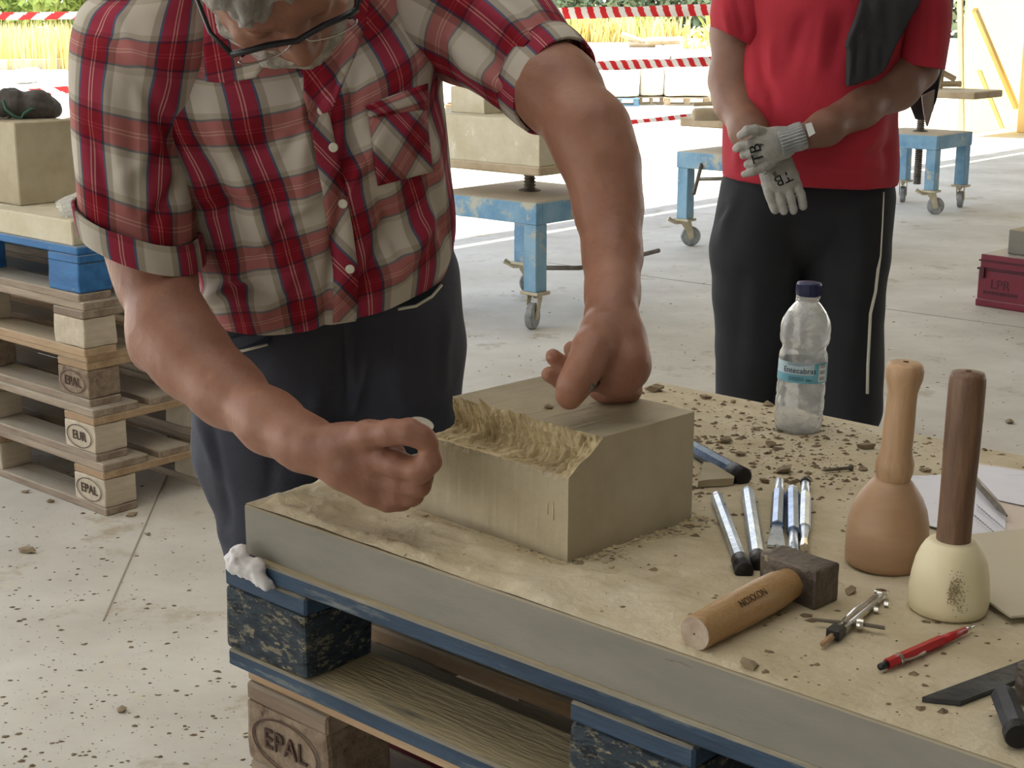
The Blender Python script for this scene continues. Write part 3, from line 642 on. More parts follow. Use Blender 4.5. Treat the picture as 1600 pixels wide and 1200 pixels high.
tag(du, 'tan stone dust and crumbs spread over the workbench slab', 'stone dust', kind='stuff')

# profile swept along the block, notch roughly split off the front top edge
ns, npf = 190, 48; V = np.zeros((ns, npf, 3)); CUT = .050
for i in range(ns):
    a = KL * i / (ns - 1); t = i / (ns - 1)
    q = [(0, .0), (0, LH * .5), (0, LH - .006), (0, LH)]
    # notch curve from (0,LH) to (CUT,KH)
    n2 = 30; top_b = CUT + .004 * mnoise.noise((a * 30, 0, 0)) * (1 - math.exp(-i / 4))
    sh = min(1, max(0, (t - .02) / .25))
    for k in range(1, n2):
        s_ = k / n2
        lin = (CUT * s_, LH + (KH - LH) * s_ ** 1.0)
        L_ = (min(1, s_ / .52) * CUT * .97, LH - .005 * math.sin(math.pi * min(1, s_ / .52)) + max(0, (s_ - .48) / .52) ** .9 * (KH - LH + .002))
        q.append((lin[0] * (1 - sh) + L_[0] * sh, lin[1] * (1 - sh) + L_[1] * sh))
    q += [(top_b, KH), (CUT + .012, KH), (KD * .6, KH), (KD * .8, KH), (KD, KH), (KD, KH * .5), (KD, 0), (KD * .5, 0)]
    while len(q) < npf: q.insert(-8, ((q[-8][0] + q[-9][0]) / 2, KH))
    for k, (b, z) in enumerate(q): V[i, k] = (-a, b, z)
msk = np.zeros((ns, npf)); msk[:, 3:34] = 1; msk[:, 3] = .30; msk[:, 33] = .30; msk[:, 4:9] = np.linspace(.28, .9, 5)[None]; msk[:2, :] *= .25; msk[-2:, :] *= .6
Q = V.copy(); Q3 = Q * np.array([1, .55, 1.2])
Q4 = Q * np.array([1.6, .5, .5]); dn = fbm(Q3 + 3, 40, 3) * .0060 + np.abs(fbm(Q4, 80, 3)) * .0085 - .0045 + fbm(Q3, 260, 2) * .0018
sw = np.linspace(0, 1, 31); dn[:, 3:34] -= .0045 * np.sin(np.pi * np.clip((sw - .35) / .6, 0, 1))[None]
V[..., 1] += msk * (-dn * .8); V[..., 2] += msk * dn * .75
fl_ = fbm(Q, 160, 2) * .0004; V[..., 1] += fl_; V[..., 2] += fl_ * (V[..., 2] > .01)
Vf = V.reshape(-1, 3); Fs = grid_faces(ns, npf, True).tolist(); Fs = [f[::-1] for f in Fs]; Fs.append(list(range(npf))); Fs.append([(ns - 1) * npf + k for k in range(npf)][::-1])
me = mesh('carved_block', Vf, Fs); blk = link('carved_block', me, [MATS['block_stone'], MATS['fresh_stone']]); blk.location = C0; blk.rotation_euler = (0, 0, KA)
mi = np.zeros(len(Fs), int); 
for i in range(ns - 1):
    mi[i * npf + 3: i * npf + 33] = 1
me.polygons.foreach_set('material_index', mi.tolist())
tag(blk, 'tan stone block with a rough split notch along its top edge', 'block')
# two chisel nicks on its front face
for (x, y, l) in ((855, 795, .012), (864, 798, .020)):
    dd = ray(x, y); c0 = Vector((0, 0, CAMZ)); t = (C0 - c0).dot(KN) / dd.dot(KN); p = c0 + dd * t
    box_obj('nick', p, (.0018, .001, l), MATS['fresh_stone'], blk, rot=rz3(KA), bev=0)

# ---------------------------------------------------------------- stone chips on the slab, the block and the floor
def chip_mesh(seed):
    r = random.Random(seed); bm = bmesh.new(); bmesh.ops.create_icosphere(bm, subdivisions=1, radius=1)
    for v in bm.verts: v.co = Vector((v.co.x * r.uniform(.7, 1.3), v.co.y * r.uniform(.5, 1.0), v.co.z * .42)) + Vector([r.uniform(-.22, .22) for _ in range(3)])
    me = bm_mesh(bm, 'chip'); me.materials.append(MATS['stone_chip']); return me
CM = [chip_mesh(k) for k in range(8)]
def chip(x, y, z, size, label, grp='stone chips big enough to pick out'):
    p = pz(x, y, z); o = bpy.data.objects.new('stone_chip', random.choice(CM)); COL.objects.link(o); o.location = (p.x, p.y, z + size * .3)
    o.scale = (size, size, size); o.rotation_euler = (random.uniform(-.2, .2), random.uniform(-.2, .2), random.uniform(0, 6)); return tag(o, label, 'stone chip', grp)
T0 = SLABZ + .002
chip(1023, 611, T0, .016, 'large flat stone chip at the back edge of the slab right of the fist')
chip(1102, 622, T0, .009, 'flat chip on the back edge of the slab left of the bottle')
chip(1146, 629, T0, .006, 'small chip on the slab edge between the block and the bottle')
chip(1200, 634, T0, .009, 'grey chip on the slab edge just left of the bottle')
chip(1133, 691, T0, .011, 'thick chip behind the black chisel')
chip(1205, 697, T0, .010, 'brown chip in front of the bottle, left side')
chip(1224, 737, T0, .012, 'angular grey chip above the chisels')
chip(1195, 753, T0, .008, 'dark angular chip at the head of the third chisel')
chip(1352, 700, T0, .012, 'long dark chip left of the wooden mallet handle')
chip(1348, 734, T0, .007, 'small brown chip left of the beech mallet neck')
chip(1330, 929, T0, .010, 'brown chip between the hammer head and the dividers')
chip(1157, 712, T0, .008, 'reddish chip right of the black chisel end')
chip(1446, 737, T0, .008, 'dark chip on the slab between the two mallet handles')
chip(1172, 1042, T0, .010, 'pale flat chip near the front edge below the hammer handle')
chip(856, 638, SLABZ + KH, .007, 'small dark chip on top of the carved block')
chip(42, 864, 0, .024, 'grey stone lump on the floor at far left')
chip(190, 1112, 0, .014, 'flat grey stone on the floor near the bottom left')
chip(205, 806, 0, .016, 'pale wood-coloured chip by the corner of the left stack')
chip(1578, 661, 0, .020, 'grey stone on the floor at the right edge behind the walnut mallet')
chip(232, 836, 0, .010, 'small dark stone on the floor right of the left stack')
chip(78, 785, 0, .014, 'dark splinter-like stone below the lowest left pallet board')
chip(40, 770, 0, .012, 'thin dark chip on the floor at far left')
def crumbs(name, n, fn, smin, smax, mat, label, cat, zf=.45):
    Vs = []; Fl = []; b = 0
    for k in range(n):
        p = fn();
        if p is None: continue
        s = smin * (smax / smin) ** (random.random() ** 2.6); a = random.uniform(0, 6.3); pts = []
        for q in range(5):
            aa = a + q * 1.2566; r = s * random.uniform(.5, 1.1); pts.append((p[0] + math.cos(aa) * r, p[1] + math.sin(aa) * r * .8, p[2]))
        pts.append((p[0] + random.uniform(-.3, .3) * s, p[1] + random.uniform(-.3, .3) * s, p[2] + s * zf * random.uniform(.5, 1.2)))
        Vs += pts; Fl += [(b + q, b + (q + 1) % 5, b + 5) for q in range(5)]; b += 6
    return tag(link(name, mesh(name, Vs, Fl), mat), label, cat, kind='stuff')
def on_slab():
    u = random.uniform(.01, SL - .01); n = random.uniform(.01, SW - .01); p = B(u, n, .0015)
    dens = .12 + .9 * math.exp(-((u - .34) / .24) ** 2 - ((n - .58) / .22) ** 2) + .3 * math.exp(-((u - .35) / .3) ** 2 - ((n - .06) / .12) ** 2)
    if random.random() > dens: return None
    return p
crumbs('crumbs', 13000, on_slab, .0013, .0085, MATS['dark_chip'], 'small stone crumbs scattered over the dusty slab', 'stone crumbs')
crumbs('crumbs', 1300, lambda: (lambda p: p if toB(p)[0] > 0 and toB(p)[1] > 0 else None)(K(-random.gauss(.0, .012) - .012, random.uniform(-.01, KD + .02), .002) if random.random() < .5 else K(random.uniform(0, KL), -abs(random.gauss(0, .02)) - .006, .002)), .001, .005, MATS['fresh_stone'], 'pale crumbs of stone gathered at the foot of the carved block', 'stone crumbs')
def on_floor():
    p = pz(random.uniform(-100, 1700), random.uniform(400, 1240) , 0)
    if random.random() > .6 + .6 * mnoise.noise(Vector(p) * 1.3): return None
    return Vector((p.x, p.y, .0003))
crumbs('floor_crumbs', 11000, on_floor, .0016, .010, MATS['dark_chip'], 'tiny dark crumbs of stone scattered over the concrete floor', 'stone crumbs', .3)
# plaster blob on the pallet corner
a = pz(392, 890, SLABZ - .065); s = SDF(.003)
s.ell((a + Vector((-.016, .004, .010)))[:], (.016, .018, .018), None, .008).ell((a + Vector((.002, -.004, .002)))[:], (.019, .013, .014), None, .006).ell((a + Vector((.014, -.012, -.010)))[:], (.014, .010, .010), None, .006)
link('plaster_lump', s.mesh('pl', lambda V, Nn: V + Nn * (fbm(V, 70, 3) * .0055)[:, None]), MATS['white_plaster'], smooth=True, label='white crumpled plaster lump at the corner of the blue pallet', category='plaster')
# ================================================================ bottle
def hz(x, y, p):       # height of the pixel at the distance (world y) of point p
    d = ray(x, y); return CAMZ + d.z * (p.y / d.y)
b0 = pz(1246, 671, SLABZ + .0015); tp = py(1265, 441, b0.y + .004); BAX = (tp - b0).normalized(); BH = (tp - b0).length
bot = empty('water_bottle', b0, 0, label='empty clear plastic water bottle with dark blue cap and pale blue label', category='bottle')
pf = [(.001, .006), (.015, .004), (.024, 0), (.0295, .002), (.0315, .010), (.032, .024), (.0312, .028), (.0322, .034), (.0323, .046), (.0310, .050), (.0322, .056), (.0320, .066), (.0312, .070), (.0318, .073), (.0318, .104), (.0322, .106), (.0315, .112), (.0285, .119), (.0290, .123), (.0318, .128), (.0330, .136), (.0325, .141), (.0330, .146), (.0328, .152), (.0310, .160), (.0255, .171), (.0190, .180), (.0145, .185), (.0135, .190), (.0155, .1905), (.0155, .1925), (.0130, .193)]
sc_ = BH / .2125; prof = [(r, h * sc_) for r, h in pf]
inner = [(r - .0009, h + .0012) for r, h in prof[::-1] if r > .005]
bm = bmesh.new(); add_lathe(bm, prof + inner + [(.001, .0074)], b0, BAX, 48, cap=False); me = bm_mesh(bm)
link('bottle_body', me, MATS['clear_plastic'], bot, smooth=True)
bm = bmesh.new(); add_lathe(bm, [(.0158, .1935 * sc_), (.0162, .195 * sc_), (.0162, .210 * sc_), (.0150, .2125 * sc_), (.006, .213 * sc_)], b0, BAX, 48); cpo = link('cap', bm_mesh(bm), MATS['cap_blue'], bot, smooth=True)
bm = bmesh.new()
for k in range(36):
    a = math.tau * k / 36; x, y, d = frame_from(BAX); p = b0 + d * .2025 * sc_ + (x * math.cos(a) + y * math.sin(a)) * .0163
    add_box(bm, p, (.0009, .0009, .013), None)
link('cap_ribs', bm_mesh(bm), MATS['cap_blue'], bot)
bx, by_, bd = frame_from(BAX)
def wrap(ang0, r, h0):     # maps flat text onto the bottle wall; ang 0 faces the camera
    f = Vector((0, -1, 0)); f = (f - bd * f.dot(bd)).normalized(); s_ = bd.cross(f)
    return lambda x, y, z: b0 + bd * (h0 + y) + (f * math.cos(ang0 + x / r) + s_ * math.sin(ang0 + x / r)) * (r + z)
def label_patch(name, a0, a1, h0, h1, r, mat, par, n=24):
    fn = wrap(0, r, 0); V = []
    for i in range(n + 1):
        a = a0 + (a1 - a0) * i / n; V += [fn(a * r, h0, 0), fn(a * r, h1, 0)]
    return link(name, mesh(name, V, [(2 * i, 2 * i + 2, 2 * i + 3, 2 * i + 1) for i in range(n)]), mat, par, smooth=True)
h0, h1 = .0745 * sc_, .103 * sc_
lbl = label_patch('label', -math.pi, math.pi, h0, h1, .0322, MATS['label_pale'], bot, 64)
label_patch('label_band', -math.pi, math.pi, h0, h0 + .011, .0324, MATS['label_teal'], lbl, 64)
label_patch('label_panel', .30, 1.15, h0, h1, .03245, MATS['label_teal'], lbl)
label_patch('barcode_panel', .52, .98, h0 + .002, h1 - .002, .0326, MATS['label_white'], lbl)
for k in range(3):
    for q in range(4): label_patch('barcode_line', .57, .92, h0 + .004 + k * .0085 + q * .0013, h0 + .0046 + k * .0085 + q * .0013, .0327, MATS['label_dark'], lbl, 6)
place_text('label_text', 'Entecabras', .0105, (0, 0, 0), (1, 0, 0), (0, 0, 1), MATS['label_dark'], lbl, .0001, 1, wrap(-.32, .0327, h0 + .0165))
place_text('label_text', '50cl', .0048, (0, 0, 0), (1, 0, 0), (0, 0, 1), MATS['label_dark'], lbl, .0001, 1, wrap(.08, .0327, h0 + .0045))
for k, (a0_, a1_) in enumerate(((-.85, .15), (-.85, -.1))): label_patch('small_print', a0_, a1_, h0 + .0252 - k * .0018, h0 + .0257 - k * .0018, .0327, MATS['label_dark'], lbl, 8)
for k in range(3): label_patch('small_print', -.75, -.12, h0 + .0070 - k * .0018, h0 + .0076 - k * .0018, .0327, MATS['label_dark'], lbl, 8)

# ================================================================ mallets
def axis_pt(base, x, y, dy=0): return py(x, y, base.y + dy)
def px2m(base, r): return r * (base.y * cp - (base.z - CAMZ) * sp) / F
m1 = pz(1381, 880, SLABZ + .002); t1 = axis_pt(m1, 1415, 572); ax1 = (t1 - m1).normalized(); Lm = (t1 - m1).length
def hh(base, axv, y):      # distance along the mallet axis for a picture row
    a, b = 0, 1
    for _ in range(30):
        c = (a + b) / 2; q = project((base + axv * c)[:])[1]
        if q > y: a = c
        else: b = c
    return (a + b) / 2
def prof_px(base, axv, rows): 
    out = []
    for y, r in rows:
        h = hh(base, axv, y); p = base + axv * h; out.append((r * (p.y * cp - (p.z - CAMZ) * sp) / F, h))
    return out
ml = empty('wooden_mallet', m1, 0, label='beech mallet with a domed wooden head and turned pale handle, standing upright', category='mallet')
pr = prof_px(m1, ax1, [(865, 61.5), (830, 63.5), (812, 62), (792, 57), (775, 49), (762, 40), (752, 32), (747, 26)])
pr = [(pr[0][0] * .93, 0), (pr[0][0] * .985, .003), (pr[0][0], .009)] + pr
bm = bmesh.new(); add_lathe(bm, pr, m1, ax1, 64); link('mallet_head', bm_mesh(bm), MATS['beech'], ml, smooth=True)
pr = prof_px(m1, ax1, [(760, 24), (748, 26), (735, 29.5), (722, 30), (710, 26), (700, 24), (660, 24), (630, 23), (612, 23), (600, 26), (590, 29), (578, 29.5), (570, 28), (566, 23), (565.5, 8)])
bm = bmesh.new(); add_lathe(bm, pr, m1, ax1, 48); hd = link('handle', bm_mesh(bm), MATS['beech_handle'], ml, smooth=True)
bm = bmesh.new(); add_lathe(bm, [(.003, 0), (.0028, .0006), (.001, .0008)], m1 + ax1 * pr[-1][1], ax1, 16); link('centre_hole', bm_mesh(bm), MATS['burn_mark'], hd)
m2 = pz(1480, 952, SLABZ + .002); t2 = axis_pt(m2, 1513, 583); ax2 = (t2 - m2).normalized()
m2o = empty('nylon_mallet', m2, 0, label='mallet with a cream nylon head and straight dark wooden handle, nearest the camera', category='mallet')
pr = prof_px(m2, ax2, [(935, 62), (915, 61.5), (895, 59), (875, 55), (860, 49), (850, 43), (845, 38), (843, 33)])
pr = [(pr[0][0] * .90, 0), (pr[0][0] * .97, .003), (pr[0][0] * .995, .009)] + pr
bm = bmesh.new(); add_lathe(bm, pr, m2, ax2, 64); hd = link('mallet_head', bm_mesh(bm), MATS['nylon'], m2o, smooth=True)
pr = prof_px(m2, ax2, [(856, 26), (840, 26.5), (790, 26.5), (740, 27), (700, 28), (650, 28.5), (600, 28.5), (590, 28), (582, 25), (580, 8)])
bm = bmesh.new(); add_lathe(bm, pr, m2, ax2, 48); hd2 = link('handle', bm_mesh(bm), MATS['walnut'], m2o, smooth=True)
bm = bmesh.new(); add_lathe(bm, [(.003, 0), (.0028, .0006), (.001, .0008)], m2 + ax2 * pr[-1][1], ax2, 16); link('centre_hole', bm_mesh(bm), MATS['burn_mark'], hd2)
# scuff on the nylon head
V = []; Fs = []
for k in range(420):
    cl_ = [(-.16, .032, .05, .0045), (-.05, .024, .10, .008), (-.26, .030, .03, .005), (-.12, .038, .10, .006)][k % 4]
    a = -math.pi / 2 + cl_[0] + random.gauss(0, cl_[2]); h = cl_[1] + random.gauss(0, cl_[3]); r_ = px2m(m2, 62.3); s_ = random.uniform(.0002, .0009)
    for q in range(4):
        aa = a + math.cos(q * 1.57 + k) * s_ / r_; h_ = h + math.sin(q * 1.57 + k) * s_; V.append(m2 + ax2 * h_ + Vector((math.cos(aa), math.sin(aa), 0)) * (r_ * (1 - max(0, (h_ - .02)) * .9) + .0005))
    Fs.append((4 * k, 4 * k + 1, 4 * k + 2, 4 * k + 3))
link('scuff_mark', mesh('scuff', V, Fs), MATS['smudge'], hd, kind='stuff')

# ================================================================ club hammer
hA, hB, hC = pz(1187, 863, SLABZ + .042), pz(1276, 893, SLABZ + .042), pz(1302, 876, SLABZ + .042)
hu = (hB - hA); Lh = hu.length; hu.normalize(); hn = Vector((-hu.y, hu.x, 0)); Wh = max(.036, (hC - hB).length); hc = (hA + hB) / 2 + hn * Wh / 2 - UP * .0195
print('hammer', Lh, Wh)
ham = empty('club_hammer', (hc.x, hc.y, SLABZ + .002), 0, label='club hammer with dark steel head and short varnished wooden handle', category='hammer')
rot = Matrix((hu, hn, UP)).transposed(); bm = bmesh.new(); add_box(bm, hc, (Lh, Wh, .039), rot, .003, 2)
bmesh.ops.subdivide_edges(bm, edges=bm.edges[:], cuts=2, use_grid_fill=True)
for v in bm.verts: v.co += Vector(mnoise.noise_vector(v.co * 90)) * .0006
link('hammer_head', bm_mesh(bm), MATS['worn_steel'], ham)
e0 = pz(1084, 991, SLABZ + .0175); e1 = hc + hn * (Wh * .2) - UP * .001; dh = (e1 - e0).normalized(); Lx = (e1 - e0).length
def oval_loft(name, stations, mat, par, seg=28, xd=None, caps=True):
    V = []; 
    for (p, a, b, d) in stations:
        x, y, z = frame_from(d); 
        for k in range(seg): t = math.tau * k / seg; V.append(p + x * a * math.cos(t) + y * b * math.sin(t))
    Fs = grid_faces(len(stations), seg, True).tolist()
    if caps: Fs.append(list(range(seg))[::-1]); Fs.append([(len(stations) - 1) * seg + k for k in range(seg)])
    return link(name, mesh(name, V, Fs), mat, par, smooth=True)
st = [(e0 + dh * s * Lx, .0150 + .0022 * math.sin(s * 3.0), .0165 + .0020 * math.sin(s * 3.0) if s < .78 else .0165 - (s - .78) * .022, dh) for s in np.linspace(0.01, 1, 24)]
hnd = oval_loft('handle', st, MATS['handle_wood'], ham)
bm = bmesh.new(); add_lathe(bm, [(.0156, 0), (.0152, -.0008), (.010, -.0012), (.001, -.0013)], e0 + dh * .002, dh, 28, cap=False); link('end_grain', bm_mesh(bm), MATS['end_grain'], hnd)
# burnt lettering along the handle, on the side turned to the camera
hx, hy, hz_ = frame_from(dh)
side = (Vector((0, -1, 0)) - dh * Vector((0, -1, 0)).dot(dh)).normalized(); upv = dh.cross(side); upv = upv if upv.z > 0 else -upv
ctr = e0 + dh * Lx * .42
def hand_wrap(x, y, z):
    r = .0183; a = R(48) + y / r * .9; return ctr + dh * x + (side * math.cos(a) + upv * math.sin(a)) * (r + z)
place_text('burnt_letters', 'NOXXON', .0115, (0, 0, 0), (1, 0, 0), (0, 0, 1), MATS['burn_mark'], hnd, .0002, .80, hand_wrap)

# ================================================================ chisels
def chisel(name, a, b, segs, label, grp='stone carving chisels lying on the bench', z=SLABZ + .0095):
    """a,b pixels of the ends; segs = [(t0, r0, t1, r1, n sides, material, part name)]"""
    A, Bq = pz(a[0], a[1], z), pz(b[0], b[1], z); t = empty(name, (A.x, A.y, SLABZ + .002), 0, label=label, category='chisel', group=grp); d = Bq - A
    for (t0, r0, t1, r1, n, mt, nm) in segs:
        bm = bmesh.new(); add_lathe(bm, [(r0 * .8, 0), (r0, .0012), (r1, (t1 - t0) * d.length - .0012), (r1 * .8, (t1 - t0) * d.length)], A + d * t0, d, n); link(nm, bm_mesh(bm), MATS[mt], t, smooth=(n > 10))
    return t, A, Bq, d
chisel('chisel', (1119, 773), (1163, 893), [(0, .0048, .06, 0.0072, 8, 'steel', 'tip'), (.06, .0072, .86, .0076, 8, 'steel', 'shaft'), (.86, .0092, 1, .0096, 24, 'black_steel', 'striking_end')], 'octagonal steel chisel with black round end, leftmost of the five beside the block')
chisel('chisel', (1168, 766), (1186, 884), [(0, .0058, .05, .0078, 8, 'steel', 'tip'), (.05, .0078, .88, .0078, 8, 'steel', 'shaft'), (.88, .0084, 1, .0084, 24, 'black_steel', 'striking_end')], 'octagonal steel chisel second from the left, its end under the hammer head')
t, A, Bq, d = chisel('chisel', (1218, 752), (1213, 846), [(0, .0050, .22, .0052, 24, 'steel', 'neck'), (.22, .0076, .78, .0076, 8, 'blue_steel', 'shaft')], 'steel chisel with a flared fishtail blade, middle of the five')
dn_ = d.normalized(); sdv = dn_.cross(UP).normalized(); p0 = A + d * .78; p1 = A + d * 1.0
bm = bmesh.new(); add_prism(bm, [p0 - sdv * .005 + UP * .003, p0 + sdv * .005 + UP * .003, p1 + sdv * .0095 - UP * .004, p1 - sdv * .0095 - UP * .004], -UP * .003); link('blade', bm_mesh(bm), MATS['steel'], t)
chisel('chisel', (1238.5, 764), (1240, 862), [(0, .0060, .06, .0077, 8, 'steel', 'tip'), (.06, .0077, .72, .0077, 8, 'blue_steel', 'shaft'), (.72, .0050, 1, .0050, 24, 'steel', 'neck')], 'blue-grey steel chisel touching the hammer head, fourth from the left')
chisel('chisel', (1258.5, 751), (1256, 856), [(0, .0058, .05, .0060, 24, 'black_steel', 'striking_end'), (.04, .0048, .24, .0050, 24, 'steel', 'neck'), (.24, .0068, .74, .0068, 8, 'steel', 'shaft'), (.74, .0052, .90, .0034, 8, 'steel', 'blade'), (.90, .0040, 1, .0052, 8, 'chrome', 'point')], 'slim steel chisel with a black cap, rightmost of the five')
chisel('chisel', (1040, 676), (1163, 745), [(0, .006, .1, .0085, 8, 'blue_steel', 'tip'), (.1, .0090, .86, .0100, 8, 'blue_steel', 'shaft'), (.86, .0104, 1, .0108, 28, 'black_steel', 'striking_end')], 'thick blue-black chisel partly hidden behind the carved block', z=SLABZ + .011)
# pale shard of stone beside it
bm = bmesh.new(); pts = [pz(x, y, SLABZ + .002) for x, y in ((1090, 762), (1146, 759), (1144, 748), (1122, 736), (1098, 732))]
add_prism(bm, pts, UP * .009); bmesh.ops.subdivide_edges(bm, edges=bm.edges[:], cuts=2, use_grid_fill=True)
for v in bm.verts: v.co += Vector(mnoise.noise_vector(v.co * 80)) * .002
link('stone_shard', bm_mesh(bm), MATS['block_stone'], label='flat pale shard of stone beside the thick black chisel', category='stone shard')
# small bolt
A, Bq = pz(1284, 735, SLABZ + .005), pz(1328, 731, SLABZ + .005); d = Bq - A
bm = bmesh.new(); add_lathe(bm, [(.0006, 0), (.0022, .006), (.0022, d.length)], A, d, 12); bo = link('bolt', bm_mesh(bm), MATS['screw_steel'], label='small steel bolt lying on the dust beyond the chisels', category='bolt')
bm = bmesh.new(); add_lathe(bm, [(.0045, d.length), (.0045, d.length + .003)], A, d, 6); link('bolt_head', bm_mesh(bm), MATS['screw_steel'], bo)

# ================================================================ dividers
zt = SLABZ + .007
def P_(x, y, dz=0): return pz(x, y, zt + dz)
dv = empty('dividers', pz(1340, 965, SLABZ + .002), 0, label='steel drawing compass with a cross screw, between the hammer and the cream mallet', category='compass')
def bar(nm, pts, r, mat, par=dv, n=8): bm = bmesh.new(); add_tube(bm, pts, r, n); return link(nm, bm_mesh(bm), MATS[mat], par, smooth=n > 8)
bar('leg', [P_(1380, 932), P_(1330, 975), P_(1300, 996)], [.0028, .0034, .0028], 'chrome'); bar('leg', [P_(1372, 930), P_(1338, 954), P_(1312, 978)], [.0028, .0032, .0026], 'chrome')
bar('pencil_lead', [P_(1303, 992), P_(1285, 1006)], [.0032, .0026], 'beech_handle', n=12)
bm = bmesh.new(); q = P_(1306, 988, .001); dd = (P_(1285, 1006) - P_(1380, 932)).normalized(); add_box(bm, q, (.016, .013, .010), Matrix((dd, UP.cross(dd), UP)).transposed(), .001); link('clamp', bm_mesh(bm), MATS['black_plastic'], dv)
bar('adjusting_screw', [P_(1273, 968, .001), P_(1308, 972, .001), P_(1345, 975, .001), P_(1382, 981, .001)], [.0016, .0020, .0020, .0020], 'screw_steel')
bm = bmesh.new(); add_lathe(bm, [(.0055, -.003), (.006, 0), (.0055, .003)], P_(1344, 975, .001), P_(1382, 981) - P_(1308, 972), 16); link('adjusting_wheel', bm_mesh(bm), MATS['chrome'], dv)
bm = bmesh.new(); add_lathe(bm, [(.0062, 0), (.0066, .002), (.0060, .0045)], P_(1376, 930, -.001), UP, 20); link('hinge', bm_mesh(bm), MATS['chrome'], dv, smooth=True)
for (x, y) in ((1369, 953), (1385, 944)):
    bm = bmesh.new(); add_lathe(bm, [(.003, -.002), (.003, .002)], P_(x, y, -.001), (1, -.4, 0), 12); link('knob', bm_mesh(bm), MATS['chrome'], dv)

# red clutch pencil
A, Bq = pz(1378, 1041, SLABZ + .007), pz(1519, 980, SLABZ + .007); d = (Bq - A); Lp = d.length; dn_ = d.normalized()
pe = empty('clutch_pencil', (A.x, A.y, SLABZ + .002), 0, label='red mechanical pencil in front of the cream mallet', category='pencil')
for nm, t0, r0, t1, r1, n, mt in (('push_button', -.02, .0030, .05, .0036, 16, 'black_plastic'), ('barrel', .05, .0048, .64, .0052, 6, 'red_plastic'), ('grip', .64, .0044, .92, .0030, 20, 'red_plastic'), ('nose', .92, .0024, 1.02, .0014, 16, 'chrome')):
    bm = bmesh.new(); add_lathe(bm, [(r0, t0 * Lp), (r1, t1 * Lp)], A, dn_, n); link(nm, bm_mesh(bm), MATS[mt], pe, smooth=n > 10)
sdv = dn_.cross(UP).normalized(); q = A + d * .13
bm = bmesh.new(); add_lathe(bm, [(.0056, -.002), (.0056, .002)], A + d * .17, dn_, 16); clp = link('clip_ring', bm_mesh(bm), MATS['chrome'], pe)
bm = bmesh.new(); add_tube(bm, [A + d * .16 + sdv * .006 + UP * .001, A + d * .30 + sdv * .0075, A + d * .40 + sdv * .0062], [.0010, .0010, .0016], 6); link('clip', bm_mesh(bm), MATS['chrome'], pe)

# dark flat bar and the grey tool at the right edge
A, Bq = pz(1441, 1089, SLABZ + .006), pz(1601, 1030, SLABZ + .006); d = (Bq - A).normalized(); s_ = Vector((d.y, -d.x, 0)); wb = (pz(1600, 1058, SLABZ + .006) - pz(1601, 1030, SLABZ + .006)).dot(s_)
bm = bmesh.new(); e = d * .34; add_prism(bm, [A, A + d * .020 + s_ * wb, A + e + s_ * wb, A + e], -UP * .0045); link('steel_straightedge', bm_mesh(bm), MATS['dark_steel'], label='dark flat steel bar with a slanted end near the bottom right corner', category='steel bar')
bh = empty('bush_hammer', pz(1600, 1120, SLABZ), 0, label='brown-grey hammer head on a steel shank at the right frame edge', category='hammer')
q = pz(1574, 1108, SLABZ + .012); q2 = pz(1608, 1070, SLABZ + .02)
bm = bmesh.new(); add_box(bm, q2 + Vector((.022, .006, .0)), (.058, .030, .034), rz3(.5), .003, 2); link('hammer_head', bm_mesh(bm), MATS['old_wood'] if False else MATS['worn_steel'], bh)
bm = bmesh.new(); add_lathe(bm, [(.0095, 0), (.0105, .004), (.0105, .06)], pz(1592, 1148, SLABZ + .013), (.10, .9, .06), 8); link('shank', bm_mesh(bm), MATS['dark_steel'], bh)
bm = bmesh.new(); add_lathe(bm, [(.0100, 0), (.0108, .002), (.0108, .010)], pz(1592, 1152, SLABZ + .013), (.10, .9, .06), 24); link('shank_end', bm_mesh(bm), MATS['black_steel'], bh)

# papers, sheets and pen
def sheet(name, poly, z, th, mat, label, cat, curl=0, par=None):
    bm = bmesh.new(); add_prism(bm, [pz(x, y, SLABZ + z) for x, y in poly], UP * th); 
    bmesh.ops.triangulate(bm, faces=[f for f in bm.faces if len(f.verts) > 4]); bmesh.ops.subdivide_edges(bm, edges=bm.edges[:], cuts=3)
    if curl:
        for v in bm.verts: v.co.z += max(0, mnoise.noise(v.co * 14)) * curl
    return link(name, bm_mesh(bm), MATS[mat], par, label=label, category=cat)
pa = sheet('paper_sheet', ((1402, 746), (1475, 742), (1535, 757), (1573, 804), (1570, 830), (1500, 838), (1418, 812)), .004, .0006, 'paper', 'white printed sheet between and behind the two mallets', 'paper', .005)
def flat_text(s, size, p, q, z, mat, par, ext=.0001):
    A, Bq = pz(*p, SLABZ + z), pz(*q, SLABZ + z); x = (Bq - A).normalized(); place_text('printed_text', s, size, (A + Bq) / 2, x, UP.cross(x), MATS[mat], par, ext)
for k in range(22):      # faint strokes of print, too small to read
    i, j = k % 11, k // 11; A = pz(1526 + i * 3.9 - j * 6, 788 + i * 3.4 + j * 14, SLABZ + .0098); Bq = pz(1530 + i * 3.9 - j * 6, 794 + i * 3.2 + j * 14, SLABZ + .0098)
    bm = bmesh.new(); add_tube(bm, [A, Bq], .0005, 4); link('printed_stroke', bm_mesh(bm), MATS['ink'], pa)
sheet('paper_sheet', ((1526, 744), (1530, 728), (1660, 745), (1660, 800), (1597, 790), (1560, 782)), .0045, .0006, 'paper', 'pale sheet with a torn edge at the right frame edge', 'paper', .004)
sheet('cardboard', ((1522, 738), (1526, 724), (1700, 752), (1700, 835), (1572, 842), (1560, 800)), .002, .0012, 'tan_paper', 'tan cardboard lying under the torn pale sheet', 'cardboard')
